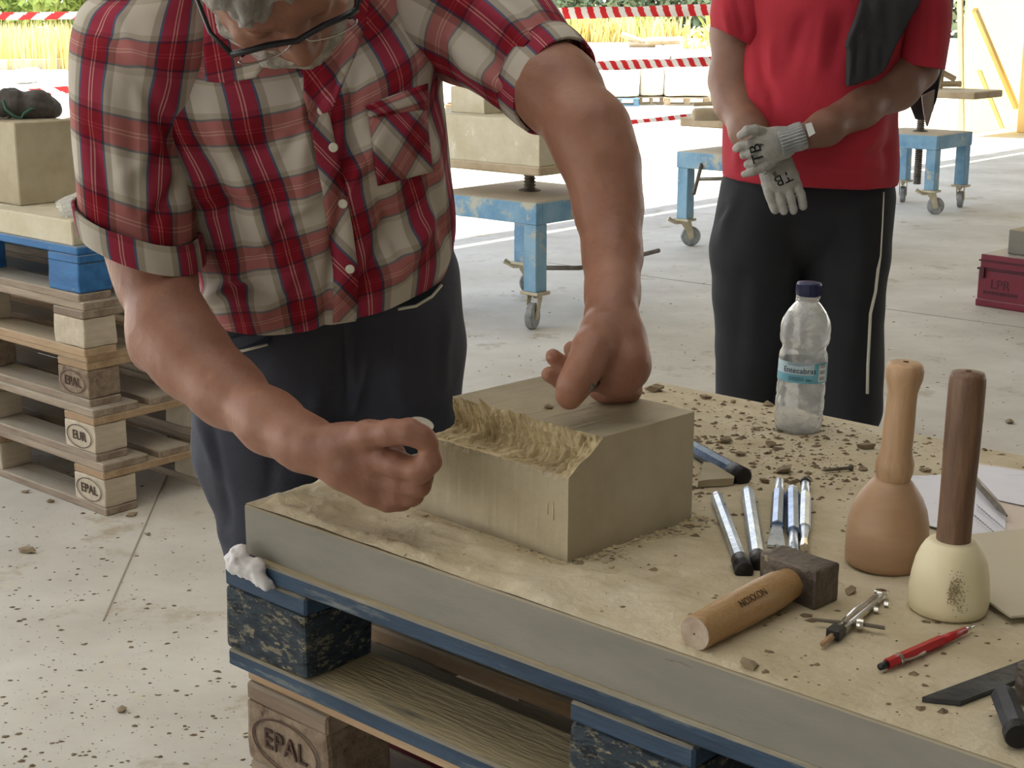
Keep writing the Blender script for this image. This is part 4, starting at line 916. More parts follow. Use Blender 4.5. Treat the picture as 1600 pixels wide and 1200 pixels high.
sheet('zinc_template', ((1512, 838), (1700, 818), (1700, 957), (1579, 966), (1541, 940), (1515, 905)), .0085, .0022, 'zinc_sheet', 'flat cream sheet with a cut corner to the right of the cream mallet', 'sheet')
A, Bq = pz(1516, 744, SLABZ + .016), pz(1573, 806, SLABZ + .012)
bm = bmesh.new(); add_tube(bm, [A, A.lerp(Bq, .8), Bq], [.0032, .0034, .0012], 8); link('marking_pencil', bm_mesh(bm), MATS['screw_steel'], label='thin grey pencil lying on the papers behind the dark handle', category='pencil')

# ================================================================ maroon tool box with a grey block on it
r0 = pz(1525, 477, 0); r1 = pz(1600, 488.5, 0); d = (r1 - r0).normalized(); nb_ = Vector((-d.y, d.x, 0)); ra = math.atan2(d.y, d.x); RH = hz(1534, 396, r0); W_ = .62; D_ = .34
tb = empty('tool_box', r0, ra, label='maroon metal tool box marked LPR at the right frame edge', category='tool box')
rr_ = rz3(0)
def tbx(nm, x0, x1, y0, y1, z0, z1, mt, bev=.006, par=tb):
    bm = bmesh.new(); add_box(bm, ((x0 + x1) / 2, (y0 + y1) / 2, (z0 + z1) / 2), (x1 - x0, y1 - y0, z1 - z0), None, bev, 2); return link(nm, bm_mesh(bm), MATS[mt], par, world=False)
tbx('body', 0, W_, 0, D_, 0, RH * .70, 'maroon_paint'); tbx('lower_band', -.004, W_ + .004, -.004, D_ + .004, .0, RH * .14, 'maroon_paint')
tbx('lid', .004, W_ - .004, .004, D_ - .004, RH * .71, RH, 'maroon_paint'); tbx('lid_rim', -.006, W_ + .006, -.006, D_ + .006, RH * .70, RH * .74, 'maroon_dark', .003); tbx('lid_band', -.002, W_ + .002, -.002, D_ + .002, RH * .86, RH * .89, 'maroon_dark', .002)
tbx('carry_handle', .12, W_ - .1, D_ * .62, D_ * .72, RH, RH + .028, 'maroon_paint'); tbx('latch', .015, .035, -.014, 0, RH * .55, RH * .75, 'maroon_dark', .002)
for s, sz, zz, xx in (('LPR', .060, RH * .44, .11),):
    V, Fs = text_mesh(s, sz, .0006); link('lettering', mesh('t', [(xx + v[0], -.0012 - v[2], zz + v[1]) for v in V], Fs), MATS['maroon_dark'], tb, world=False)
for k in range(9): tbx('small_lettering', .03 + k * .019, .044 + k * .019, -.0016, 0, RH * .25, RH * .25 + .014, 'maroon_dark', 0)
gb = pz(1588, 401, RH); bm = bmesh.new(); add_box(bm, (gb.x + .11, gb.y + .06, RH + .056), (.2, .16, .11), rz3(ra), .004); link('grey_block', bm_mesh(bm), MATS['dark_steel'] if False else MATS['slab_stone'], label='grey stone block standing on the maroon tool box', category='block')

# ================================================================ screw trolleys on casters
def trolley(Fc, label, screw_top, board, h=.53, legs='FLRB', sz=.62, castrot=(0, .4, 1.2, 2), leg_h=.155, crank=False):
    """Fc the corner nearest the camera; board=(half u, half n, thickness, centre offset u, n)"""
    c = Fc - U * sz / 2 + N * sz / 2; t = empty('screw_trolley', (c.x, c.y, 0), ANG); tag(t, label, 'trolley', 'blue screw trolleys on casters'); h2 = sz / 2; tb_ = MATS['trolley_blue']
    def bx(nm, cc, s, mt=tb_, par=t, bev=.003): bm = bmesh.new(); add_box(bm, cc, s, None, bev); return link(nm, bm_mesh(bm), mt, par, world=False)
    for k in (-1, 1): bx('frame_rail', (0, k * (h2 - .02), h - .045), (sz, .04, .09)); bx('frame_rail', (k * (h2 - .02), 0, h - .045), (.04, sz - .08, .09))
    bx('top_plate', (0, 0, h - .004), (sz - .03, sz - .03, .012), MATS['board_wood'])
    for i, (a, b) in enumerate(((1, -1), (-1, -1), (1, 1), (-1, 1))):
        x, y = a * (h2 - .04), b * (h2 - .04); bx('leg', (x, y, (h - .09 + leg_h) / 2), (.07, .07, h - .09 - leg_h))
        ca = castrot[i]; cs_ = bx('caster', (x, y, leg_h - .006), (.10, .085, .014), MATS['caster_metal']); rm = rz3(ca)
        for k in (-1, 1):
            bm = bmesh.new(); q = [Vector((x, y, 0)) + rm @ Vector(v) for v in ((-.028, k * .022, leg_h - .012), (.032, k * .022, leg_h - .012), (.052, k * .022, .052), (.026, k * .022, .046))]
            add_prism(bm, q, rm @ Vector((0, k * .004, 0))); link('fork', bm_mesh(bm), MATS['caster_metal'], cs_, world=False)
        bm = bmesh.new(); wc = Vector((x, y, .0555)) + rm @ Vector((.034, 0, 0)); add_lathe(bm, [(.030, -.018), (.050, -.018), (.0555, -.012), (.0555, .012), (.050, .018), (.030, .018)], wc, rm @ Vector((0, 1, 0)), 28); link('wheel', bm_mesh(bm), MATS['caster_wheel'], cs_, world=False, smooth=False)
        bm = bmesh.new(); add_lathe(bm, [(.018, -.0205), (.018, .0205)], wc, rm @ Vector((0, 1, 0)), 16); link('hub', bm_mesh(bm), MATS['caster_metal'], cs_, world=False)
        bm = bmesh.new(); q = Vector((x, y, leg_h - .02)); add_tube(bm, [q, q + rm @ Vector((-.05, 0, -.005)), q + rm @ Vector((-.095, 0, .02))], [.012, .011, .014], 6); link('brake_lever', bm_mesh(bm), MATS['caster_metal'], cs_, world=False)
    # threaded spindle with visible thread
    pr = []; z = .16; 
    while z < screw_top: pr += [(.022, z), (.027, z + .004), (.027, z + .007), (.022, z + .011)]; z += .014
    bm = bmesh.new(); add_lathe(bm, pr, (0, 0, 0), (0, 0, 1), 20); link('spindle', bm_mesh(bm), MATS['screw_steel'], t, world=False)
    bm = bmesh.new(); add_lathe(bm, [(.05, h), (.05, h + .006), (.034, h + .012)], (0, 0, 0), (0, 0, 1), 24); link('collar', bm_mesh(bm), MATS['screw_steel'], t, world=False)
    if crank: bm = bmesh.new(); add_tube(bm, [(.16, -.10, .22), (.30, -.02, .225), (.36, .10, .235), (.40, .42, .26)], .010, 8); link('crank_bar', bm_mesh(bm), MATS['screw_steel'], t, world=False, smooth=True)
    hu_, hn_, th, ou, on = board; bb = bx('raised_board', (ou, on, screw_top + th / 2), (hu_ * 2, hn_ * 2, th), MATS['board_wood'], bev=.006); return t, c
FA = pz(830, 517, 0) + Vector((0, .02, 0)); FA = FA + (N - U) * 0 + Vector((.02, 0, 0)) 
zb = hz(843, 276, FA + Vector((0, -.02, 0)))
pc_ = py(843, 276, FA.y - .02)
off = pc_ - (FA - U * .31 + N * .31); ou, on = off.dot(U), off.dot(N)
ta, ca_ = trolley(FA, 'blue screw trolley carrying the big stone, between the men', zb, (.43, .27, .038, ou - .43, on + .27), castrot=(-1.2, -1.0, 0, .5), crank=True)
zs = zb + .038; zt2 = hz(844, 188, pc_)
st_c = Vector((pc_.x, pc_.y, zs)) - U * .004 + N * .004
stone_box('raised_stone', st_c, .80, .50, zt2 - zs, MATS['pale_stone'], 'big pale stone raised on the board of the blue trolley', 'block', rz=ANG)
q = st_c - U * .40 + N * .10; stone_box('stone_block', Vector((q.x, q.y, zt2)), .2, .14, .11, MATS['pale_stone'], 'small stone block on top of the big raised stone', 'block', rz=ANG)
q = pz(787, 172, zt2); s = SDF(.004); q = Vector((q.x, q.y, zt2))
s.chain([((q + Vector((-.06, .02, .035)))[:], .035), ((q + Vector((.0, .0, .02)))[:], .03), ((q + Vector((.09, -.01, .012)))[:], .016)], k=.01); s.cut((0, 0, zt2 + .001), (0, 0, -1))
link('plastic_bag', s.mesh('bag', lambda V, Nn: V + Nn * (fbm(V, 24, 3) * .010)[:, None]), MATS['wrap_white'], label='white crumpled plastic bag on the big raised stone', category='bag')
Lb = pz(1075, 386, 0) + Vector((-.02, 0, 0)); FB = Lb + U * .55
tB, cB = trolley(FB, 'blue screw trolley left of the man in red, wheel turned sideways', .66, (.34, .22, .05, -.02, 0), castrot=(0, .75, 0, .5))
zB = .71
mlt = empty('mallet', (cB.x - .15, cB.y - .1, zB), 0, label='wooden mallet lying on the raised board left of the man in red', category='mallet')
bm = bmesh.new(); a = Vector((cB.x - .38, cB.y - .22, zB + .036)); add_lathe(bm, [(.02, 0), (.034, .012), (.036, .05), (.034, .30), (.028, .42)], a, (.92, .1, 0), 20); link('mallet_head', bm_mesh(bm), MATS['board_wood'], mlt, smooth=True)
hb = empty('hammer', (cB.x - .1, cB.y, zB + .07), 0, label='hammer with black grip lying on the raised board by the red shirt', category='hammer')
a = Vector((cB.x - .36, cB.y - .1, zB + .082)); bm = bmesh.new(); add_tube(bm, [a, a + Vector((.24, 0, .008))], .012, 8); link('handle', bm_mesh(bm), MATS['board_wood'], hb)
bm = bmesh.new(); add_box(bm, a + Vector((.26, 0, .012)), (.04, .05, .05), None, .004); link('collar', bm_mesh(bm), MATS['caster_wheel'], hb)
bm = bmesh.new(); add_box(bm, a + Vector((.35, 0, .008)), (.13, .05, .05), None, .012, 2); link('hammer_head', bm_mesh(bm), MATS['black_plastic'], hb)
bm = bmesh.new(); add_box(bm, (1.22, 8.75, .31), (.03, .03, .40), None, .004)
link('jack_post', bm_mesh(bm), mk('yellow_paint', (222, 190, 60), (234, 204, 84), 8, .6), tB)
bm = bmesh.new(); qa = py(1097, 254, 8.5); qb = py(1084, 303, 8.35); add_tube(bm, [qa, qb], .011, 8); add_tube(bm, [py(1092, 280, 8.42), py(1132, 279, 8.3)], .010, 8); link('crank_handle', bm_mesh(bm), MATS['screw_steel'], tB, smooth=True)
FC = pz(1453, 337, 0) + Vector((.02, .02, 0)); tC, cC = trolley(FC, 'faded blue screw trolley behind the man in red, right side', .74, (.44, .20, .045, .02, .0), castrot=(.5, .2, 1.9, 2), sz=.50, h=.505)
q = cC + Vector((.10, -.02, .0)); zc = .785
pm_ = empty('workpiece_vice', (q.x, q.y, zc), 0, label='small pale upright piece clamped on the raised board behind the jacket', category='vice')
for a_, b_, nm in (((0, 0, 0), (.02, 0, .34), 'post'), ((-.05, 0, .03), (.14, 0, .03), 'jaw'), ((.02, 0, .10), (.10, 0, .06), 'clamp')):
    bm = bmesh.new(); add_tube(bm, [q + Vector(a_) + UP * zc, q + Vector(b_) + UP * zc], .022, 6); link(nm, bm_mesh(bm), MATS['board_wood'], pm_)
bm = bmesh.new(); q = py(1440, 200, 10.3); q = cC + Vector((-.22, .55, 0)); q.z = 0; add_lathe(bm, [(.10, 0), (.11, .05), (.09, .22), (.05, .30)], q, UP, 20); link('log_stub', bm_mesh(bm), MATS['handle_wood'], label='short wooden log standing on the floor behind the faded trolley', category='log', smooth=True)
# ================================================================ people
def crv(vals, n):      # Catmull-Rom through rows of numbers
    A = np.asarray(vals, float); m = len(A); out = []
    for i in range(n):
        s = i / (n - 1) * (m - 1); k = min(int(s), m - 2); t = s - k
        p0, p1, p2, p3 = A[max(k - 1, 0)], A[k], A[k + 1], A[min(k + 2, m - 1)]
        out.append(.5 * ((2 * p1) + (-p0 + p2) * t + (2 * p0 - 5 * p1 + 4 * p2 - p3) * t * t + (-p0 + 3 * p1 - 3 * p2 + p3) * t ** 3))
    return np.array(out)
def loft_surf(rings, nt, ns, expo=2.2, th0=0, th1=math.tau, phase=None, t0=0, t1=1):
    """rings: rows (C, A, Bv) of 3-vectors; returns positions, theta grid, length grid"""
    rows = [np.concatenate([np.array(c), np.array(a), np.array(b)]) for c, a, b in rings]; D = crv(rows, 200)
    ph = crv([[p] for p in (phase or [0] * len(rings))], 200)[:, 0]
    L = np.concatenate([[0], np.cumsum(np.linalg.norm(np.diff(D[:, :3] , axis=0), axis=1))])
    ts = np.linspace(t0, t1, nt) * 199; i0 = np.clip(ts.astype(int), 0, 198); fr = (ts - i0)[:, None]; E = D[i0] * (1 - fr) + D[i0 + 1] * fr; LL = L[i0] * (1 - fr[:, 0]) + L[i0 + 1] * fr[:, 0]; PH = ph[i0]
    th = np.linspace(th0, th1, ns, endpoint=(th1 - th0) < 6.28); T = th[None, :] + PH[:, None]
    c, s = np.cos(T), np.sin(T); q = (np.abs(c) ** expo + np.abs(s) ** expo) ** (-1 / expo)
    P = E[:, None, :3] + E[:, None, 3:6] * (c * q)[..., None] + E[:, None, 6:9] * (s * q)[..., None]
    return P, np.broadcast_to(th[None, :], c.shape), np.broadcast_to(LL[:, None], c.shape)
def gnormal(P, wrap):
    if wrap: du = np.roll(P, -1, 1) - np.roll(P, 1, 1)
    else: du = np.gradient(P, axis=1)
    dv = np.gradient(P, axis=0); n = np.cross(du, dv); n /= np.maximum(np.linalg.norm(n, axis=2), 1e-9)[..., None]; return n
def folds(P, lst):
    X, Y = project(P); h = np.zeros(X.shape)
    for (x0, y0, x1, y1, wd, amp) in lst:
        dx, dy = x1 - x0, y1 - y0; L2 = dx * dx + dy * dy; t = np.clip(((X - x0) * dx + (Y - y0) * dy) / L2, 0, 1)
        d = np.hypot(X - x0 - t * dx, Y - y0 - t * dy); taper = np.sin(np.pi * np.clip(t * .9 + .05, 0, 1)) ** .6
        h += amp * np.exp(-(d / wd) ** 2) * taper
    return h
def cloth(name, rings, nt, ns, mat, parent, fl=(), amp=.004, fsc=9, R0=.17, off=0, out=1, expo=2.2, phase=None, th0=0, th1=math.tau, t0=0, t1=1, uvo=(0, 0), thick=0, stretch=(1, 1, .45), **k):
    P, TH, LL = loft_surf(rings, nt, ns, expo, th0, th1, phase, t0, t1); wrap = (th1 - th0) > 6.28; n = gnormal(P, wrap)
    cen = np.array([np.array(r[0]) for r in rings]).mean(0)
    sgn = np.sign(((P - P.mean(1, keepdims=True)) * n).sum(-1).mean()); n = n * sgn
    fmask = np.clip(-n[..., 1] * 2 + .4, 0, 1)
    h = off + folds(P, fl) * fmask + amp * fbm(P * np.array(stretch), fsc, 3)
    P = P + n * h[..., None]; V = P.reshape(-1, 3); uvv = np.stack([(TH - math.pi / 2) * R0 + uvo[0], LL + uvo[1]], -1).reshape(-1, 2)
    # the seam at the back needs its own column so that the plaid does not wrap
    if wrap:
        V = np.concatenate([P, P[:, :1]], 1).reshape(-1, 3); T2 = np.concatenate([TH, TH[:, :1] + math.tau], 1); L2 = np.concatenate([LL, LL[:, :1]], 1)
        uvv = np.stack([(T2 - math.pi / 2) * R0 + uvo[0], L2 + uvo[1]], -1).reshape(-1, 2); ns += 1
    me = mesh(name, V, grid_faces(nt, ns)); set_uv(me, uvv); o = link(name, me, MATS[mat], parent, smooth=True, **k)
    if thick:
        md = o.modifiers.new('s', 'SOLIDIFY'); md.thickness = thick; md.offset = -1 * sgn
    return o
def L(x, y, Y): return np.array(py(x, y, Y))
def ring(l, r, b, tilt, yl=None):
    A, Bq = L(*l), L(*r); c = (A + Bq) / 2; t = R(tilt); return (c, (Bq - A) / 2, np.array([0, -math.cos(t), -math.sin(t)]) * b)
def add_head(s, H, e, u, f, k=1.0):
    H = np.array(H); e, u, f = (np.array(Vector(v).normalized()) for v in (e, u, f)); Rm = Matrix((e, u, f)).transposed()
    def p(a, b, c): return H + (e * a + u * b + f * c) * k
    s.ell(p(0, .035, -.012), (.077 * k, .092 * k, .098 * k), Rm, .02); s.ell(p(0, -.03, .022), (.062 * k, .080 * k, .072 * k), Rm, .025)
    s.cone(p(-.045, -.05, .03), .024 * k, p(0, -.095, .066), .020 * k, .025); s.cone(p(.045, -.05, .03), .024 * k, p(0, -.095, .066), .020 * k, .025)
    s.cone(p(-.035, .022, .078), .012 * k, p(.035, .022, .078), .012 * k, .02)                                   # brow
    for g in (-1, 1):
        s.ell(p(g * .032, .0, .088), (.015 * k, .011 * k, .010 * k), Rm, .006, True); s.ell(p(g * .032, .0, .076), (.0125 * k,) * 3, None, .004)
        s.ell(p(g * .040, -.030, .066), (.022 * k, .018 * k, .016 * k), Rm, .02)
        s.ell(p(g * .079, -.008, -.006), (.008 * k, .030 * k, .018 * k), Rm, .006); s.ell(p(g * .085, -.004, .0), (.006 * k, .018 * k, .010 * k), Rm, .004, True)
    s.cone(p(0, .012, .086), .009 * k, p(0, -.032, .108), .013 * k, .012); s.ell(p(-.012, -.036, .098), (.010 * k,) * 3, None, .008); s.ell(p(.012, -.036, .098), (.010 * k,) * 3, None, .008)
    s.cone(p(-.020, -.063, .084), .006 * k, p(.020, -.063, .084), .006 * k, .008); s.cone(p(-.018, -.071, .083), .007 * k, p(.018, -.071, .083), .007 * k, .006)
    s.ell(p(0, -.067, .092), (.022 * k, .0016 * k, .006 * k), Rm, .003, True)
    return p, Rm

# ---------------------------------------------------------------- the mason
wk = empty('person', (-.12, 2.1, 0), 0, label='man in a plaid short-sleeved shirt and glasses bending over the carved block', category='person')
e_ = Vector((.91, .14, .40)); f_ = Vector((.34, -.36, -.87)).normalized(); e_ = (e_ - f_ * e_.dot(f_)).normalized(); u_ = f_.cross(e_)
if u_.y > 0: u_ = -u_
Hc = py(414, -80, 1.635)
s = SDF(.0027)
hp, Rm = add_head(s, Hc, e_, u_, f_)
s.chain([(hp(0, -.02, -.05), .060), (L(462, -70, 1.79), .058), (L(466, -80, 1.92), .060)], k=.03)
# trunk under the shirt
s.chain([(L(466, 20, 1.99), .085), (L(480, 150, 2.03), .10), (L(500, 330, 2.04), .10), (L(510, 460, 2.07), .09)], k=.03, flat=(0, 1, .3), f=.8)
s.cone(L(262, 20, 1.98), .034, L(690, -5, 2.05), .034, .03)
zt_ = SLABZ + KH
# his right arm (picture left)
s.chain([(L(218, 30, 1.94), .050), (L(208, 150, 1.90), .044), (L(212, 300, 1.875), .040), (L(220, 370, 1.868), .042), (L(242, 430, 1.845), .0435), (L(268, 520, 1.78), .0455), (L(302, 562, 1.745), .0420), (L(354, 610, 1.70), .0365), (L(424, 660, 1.63), .0300), (L(474, 692, 1.585), .0250), (L(508, 704, 1.565), .0255)], k=.03)
s.ell(L(232, 548, 1.80), (.02, .02, .022), None, .025)
s.chain([(L(508, 704, 1.56), .027), (L(548, 712, 1.55), .033), (L(588, 724, 1.54), .034)], k=.015, flat=(0, 1, .2), f=.62)
s.cone(L(545, 735, 1.55), .024, L(583, 765, 1.545), .017, .015)
s.chain([(L(530, 692, 1.55), .020), (L(575, 680, 1.525), .0150), (L(612, 676, 1.505), .0125), (L(640, 675, 1.497), .0125), (L(660, 683, 1.495), .0105), (L(671, 690, 1.495), .0085)], k=.008)
s.chain([(L(585, 712, 1.53), .0155), (L(622, 727, 1.51), .0135), (L(655, 735, 1.497), .0130), (L(671, 722, 1.494), .0118), (L(670, 702, 1.497), .0095)], k=.006)
s.chain([(L(588, 738, 1.54), .0155), (L(625, 752, 1.525), .0135), (L(654, 757, 1.515), .0130), (L(660, 745, 1.53), .0115), (L(640, 728, 1.55), .010), (L(622, 715, 1.56), .009)], k=.005)
s.chain([(L(584, 757, 1.545), .0145), (L(618, 771, 1.535), .0128), (L(644, 773, 1.53), .0120), (L(648, 762, 1.55), .0105), (L(625, 745, 1.57), .0095)], k=.005)
s.chain([(L(578, 770, 1.55), .0135), (L(606, 783, 1.545), .0112), (L(628, 783, 1.545), .0102), (L(632, 775, 1.56), .0090), (L(614, 762, 1.58), .008)], k=.005)
# his left arm (picture right), fist resting on the block
s.chain([(L(742, 25, 2.02), .050), (L(815, 85, 1.94), .047), (L(870, 140, 1.86), .0470), (L(921, 208, 1.79), .0425), (L(941, 262, 1.765), .0375), (L(951, 330, 1.74), .0330), (L(957, 400, 1.70), .0275), (L(957, 460, 1.66), .0238), (L(956, 500, 1.63), .0250)], k=.03)
s.chain([(L(955, 500, 1.63), .0275), (L(955, 540, 1.60), .031), (L(962, 580, 1.575), .029)], k=.015, flat=(.3, 1, 0), f=.8)
hz0 = zt_ + .0
def onb(x, y, dz): p = pz(x, y, hz0 + dz); return np.array(p)
s.chain([(L(985, 520, 1.61), .012), (L(985, 570, 1.58), .0160), (onb(978, 606, .014), .0135), (onb(945, 612, .014), .013)], k=.02)
s.chain([(L(938, 515, 1.60), .021), (L(926, 548, 1.565), .0200), (L(912, 575, 1.542), .0165), (L(898, 600, 1.53), .0150), (L(888, 619, 1.535), .0138)], k=.014)
s.chain([(L(930, 560, 1.60), .016), (L(900, 575, 1.59), .0115), (L(880, 572, 1.575), .0100), (L(864, 557, 1.57), .0088)], k=.006)
s.chain([(L(930, 590, 1.585), .015), (L(898, 600, 1.575), .0110), (L(878, 594, 1.56), .0098), (L(858, 585, 1.555), .0085)], k=.006)
s.chain([(L(925, 540, 1.62), .015), (L(900, 556, 1.61), .0105), (L(893, 545, 1.605), .0090)], k=.006)
s.chain([(onb(975, 600, .016), .014), (onb(950, 606, .015), .0125), (onb(932, 606, .018), .0110)], k=.008)
# trunk joins the legs
s.cone(L(432, 490, 2.05), .06, L(600, 470, 2.10), .06, .03)
def skin_fx(V, Nn): return V + Nn * (fbm(V, 45, 2) * .0007 + np.clip(fbm(V, 140, 2), 0, 1) * .0003)[:, None]
link('body', s.mesh('body', skin_fx), MATS['skin'], wk, smooth=True)
# hair, beard, glasses
s = SDF(.003); s.ell(hp(0, .048, -.020), (.083, .092, .106), Rm, .01); s.ell(hp(0, -.045, .075), (.085, .085, .085), Rm, .012, True)
s.ell(hp(-.030, .082, .062), (.040, .018, .026), Rm, .015); s.ell(hp(.025, .084, .060), (.042, .018, .024), Rm, .015); s.ell(hp(-.035, .060, .086), (.018, .022, .012), Rm, .012)
for g in (-1, 1): s.ell(hp(g * .073, .012, .018), (.008, .028, .020), Rm, .008)
def hair_fx(V, Nn):
    q = (V - np.array(Hc)) @ np.array(Rm); return V + Nn * (fbm(q * np.array([3.2, 1, .8]), 40, 3) * .0045)[:, None]
link('hair', s.mesh('hair', hair_fx), MATS['grey_hair'], wk, smooth=True, label='short grey hair')
s = SDF(.0028)
for g in (-1, 1): s.chain([(hp(g * .066, -.03, .012), .012), (hp(g * .055, -.07, .035), .018), (hp(g * .028, -.100, .062), .019), (hp(0, -.108, .070), .020)], k=.015); s.cone(hp(g * .03, -.058, .076), .006, hp(0, -.052, .094), .007, .006)
link('beard', s.mesh('beard', lambda V, Nn: V + Nn * (fbm(V, 110, 2) * .0028)[:, None]), MATS['beard'], wk, smooth=True, label='short whitish beard')
gz = .103; gl_ = None
def gp(x, y, z=gz): return Vector(hp(x, y, z))
bm = bmesh.new()
add_tube(bm, [gp(-.067, .010, .099), gp(-.052, .014, .103), gp(-.03, .015, .105), gp(-.010, .011, .107), gp(0, .010, .109), gp(.010, .011, .107), gp(.03, .015, .105), gp(.052, .014, .103), gp(.067, .010, .099)], [.0036, .0034, .0034, .0032, .0034, .0032, .0034, .0034, .0036], 8)
gl_ = link('glasses_frame', bm_mesh(bm), MATS['black_plastic'], wk, smooth=True, label='black-rimmed glasses')
for g in (-1, 1):
    bm = bmesh.new(); add_tube(bm, [gp(g * .067, .010, .099), gp(g * .080, .010, .07), gp(g * .083, .008, .0), gp(g * .081, -.012, -.02)], [.003, .0026, .002, .002], 8); link('temple_arm', bm_mesh(bm), MATS['black_plastic'], gl_, smooth=True)
    bm = bmesh.new(); poly = [gp(g * (.036 + .027 * math.cos(a) * (1 if abs(math.cos(a)) < .9 else .98)), -.003 + .017 * math.sin(a), .103) for a in np.linspace(0, math.tau, 24, endpoint=False)]
    add_prism(bm, poly, Vector(f_) * .0018); link('lens', bm_mesh(bm), MATS['lens'], gl_)
    bm = bmesh.new(); add_tube(bm, [gp(g * (.036 + .0275 * math.cos(a)), -.003 + .0172 * math.sin(a), .104) for a in np.linspace(math.pi, math.tau, 14)], .0014, 6); link('lens_rim', bm_mesh(bm), MATS['chrome'], gl_, smooth=True)
    bm = bmesh.new(); c = hp(g * .032, 0, .0775); bmesh.ops.create_uvsphere(bm, u_segments=12, v_segments=8, radius=.0098, matrix=Matrix.Translation(Vector(c))); link('eye', bm_mesh(bm), MATS['white_plaster'], wk, smooth=True)

# trousers, shoes
s = SDF(.0045)
s.chain([(L(436, 470, 2.02), .100), (L(418, 560, 2.02), .098), (L(412, 700, 2.0), .086), (L(436, 850, 1.99), .066), ((-.285, 2.03, .50), .060), ((-.27, 2.10, .30), .058), ((-.26, 2.13, .09), .056)], k=.04)
s.chain([(L(602, 440, 2.07), .094), (L(608, 540, 2.09), .096), (L(612, 640, 2.10), .086), (L(612, 800, 2.12), .078), ((-.15, 2.20, .50), .068), ((-.13, 2.25, .28), .062), ((-.12, 2.28, .09), .058)], k=.04)
s.cone(L(440, 455, 2.03), .085, L(600, 428, 2.08), .085, .05); s.cone(L(470, 560, 2.03), .085, L(570, 550, 2.07), .085, .06)
FT = [(536, 505, 548, 640, 5, -.005), (548, 505, 556, 640, 5, .005), (556, 640, 545, 700, 6, -.004), (575, 560, 545, 680, 9, .006), (590, 540, 640, 640, 14, .006), (308, 640, 350, 760, 9, .006), (330, 650, 360, 820, 8, -.006), (318, 780, 352, 850, 8, .007), (420, 560, 340, 620, 14, -.005), (700, 480, 695, 600, 8, .004), (620, 500, 600, 600, 10, -.004), (500, 600, 470, 740, 14, .006), (440, 620, 420, 780, 12, -.005)]
def tr_fx(V, Nn): return V + Nn * (folds(V, FT) * np.clip(-Nn[:, 1] * 2, 0, 1) + fbm(V * np.array([1, 1, .5]), 14, 3) * .003)[:, None]
tro = link('trousers', s.mesh('trousers', tr_fx), MATS['charcoal_cloth'], wk, smooth=True)
from mathutils.bvhtree import BVHTree
def bvh(o): me = o.data; return BVHTree.FromPolygons([v.co[:] for v in me.vertices], [tuple(p.vertices) for p in me.polygons])
def onto(tree, x, y, lift=.002):
    d = ray(x, y).normalized(); h = tree.ray_cast(Vector((0, 0, CAMZ)), d); 
    return (h[0] - d * lift) if h[0] else py(x, y, 2.0)
tt_ = bvh(tro)
for pts in ([(310, 556), (345, 553), (380, 548), (418, 538)], [(622, 483), (650, 478), (675, 463), (690, 445)]):
    bm = bmesh.new(); add_tube(bm, [onto(tt_, x, y, .003) for x, y in pts], .0022, 6); link('pocket_trim', bm_mesh(bm), MATS['white_thread'], tro, smooth=True)
# dark pocket lining above each trim
for poly in ([(330, 512), (372, 520), (424, 524), (418, 536), (380, 546), (345, 551), (328, 550)], [(620, 479), (650, 474), (674, 459), (688, 442), (688, 428), (660, 446), (622, 466)]):
    vs = [onto(tt_, x, y, .0022) for x, y in poly]; bm = bmesh.new(); bm.faces.new([bm.verts.new(v) for v in vs]); link('pocket_lining', bm_mesh(bm), MATS['navy_lining'], tro)
for c in ((-.26, 2.10), (-.12, 2.25)):
    s = SDF(.005); s.chain([((c[0], c[1] + .03, .05), .045), ((c[0], c[1] - .06, .04), .042), ((c[0] - .01, c[1] - .16, .035), .036)], k=.03); s.cut((0, 0, .002), (0, 0, -1)); link('shoe', s.mesh('shoe'), MATS['black_plastic'], wk, smooth=True)

# shirt
plaid('plaid_body', .084, R(12), .35, .1); plaid('plaid_sleeve', .088, 0, .0, .4); plaid('plaid_bias', .094, R(42), .2, .3); plaid('plaid_sleeve_far', .094, 0, .45, .2)
rg = [ring((324, 478, 1.98), (701, 408, 2.06), .128, 16), ring((305, 405, 1.97), (713, 352, 2.05), .138, 19), ring((286, 305, 1.95), (705, 252, 2.03), .138, 24), ring((262, 205, 1.93), (699, 168, 2.01), .140, 30),
      ring((228, 112, 1.92), (697, 90, 2.01), .142, 37), ring((214, 42, 1.93), (704, 20, 2.01), .138, 43), ring((224, -30, 1.96), (692, -52, 2.03), .145, 48), ring((262, -92, 1.97), (655, -118, 2.02), .128, 50), ring((350, -128, 1.96), (575, -146, 1.98), .098, 50), ring((398, -136, 1.95), (540, -150, 1.96), .068, 50)]
PH = [0.10, .05, .0, -.06, -.10, -.12, -.10, 0, 0, 0]
FS = [(560, 110, 505, 520, 9, -.010), (480, 100, 470, 330, 12, .006), (700, 110, 640, 300, 16, -.008), (655, 150, 690, 330, 16, .008), (300, 200, 390, 430, 16, -.010), (330, 180, 440, 420, 20, .009), (250, 100, 330, 330, 18, .009), (390, 430, 470, 330, 12, -.008), (300, 480, 400, 420, 12, .009), (330, 440, 460, 470, 10, -.008),
      (470, 490, 560, 440, 12, .008), (560, 480, 620, 330, 14, -.009), (620, 440, 680, 330, 14, .010), (590, 300, 640, 420, 12, -.007), (400, 500, 480, 400, 14, .006), (540, 300, 600, 200, 14, .008), (350, 260, 460, 190, 18, -.007), (310, 330, 440, 310, 14, -.006), (440, 250, 520, 130, 12, -.007), (660, 240, 700, 380, 10, -.008), (430, 360, 500, 300, 12, .006)]
shirt = cloth('shirt', rg, 190, 260, 'plaid_body', wk, [f[:5] + (f[5] * 1.35,) for f in FS], .0065, 8, .168, phase=PH, thick=.0012, uvo=(.012, 0))
ts = bvh(shirt)
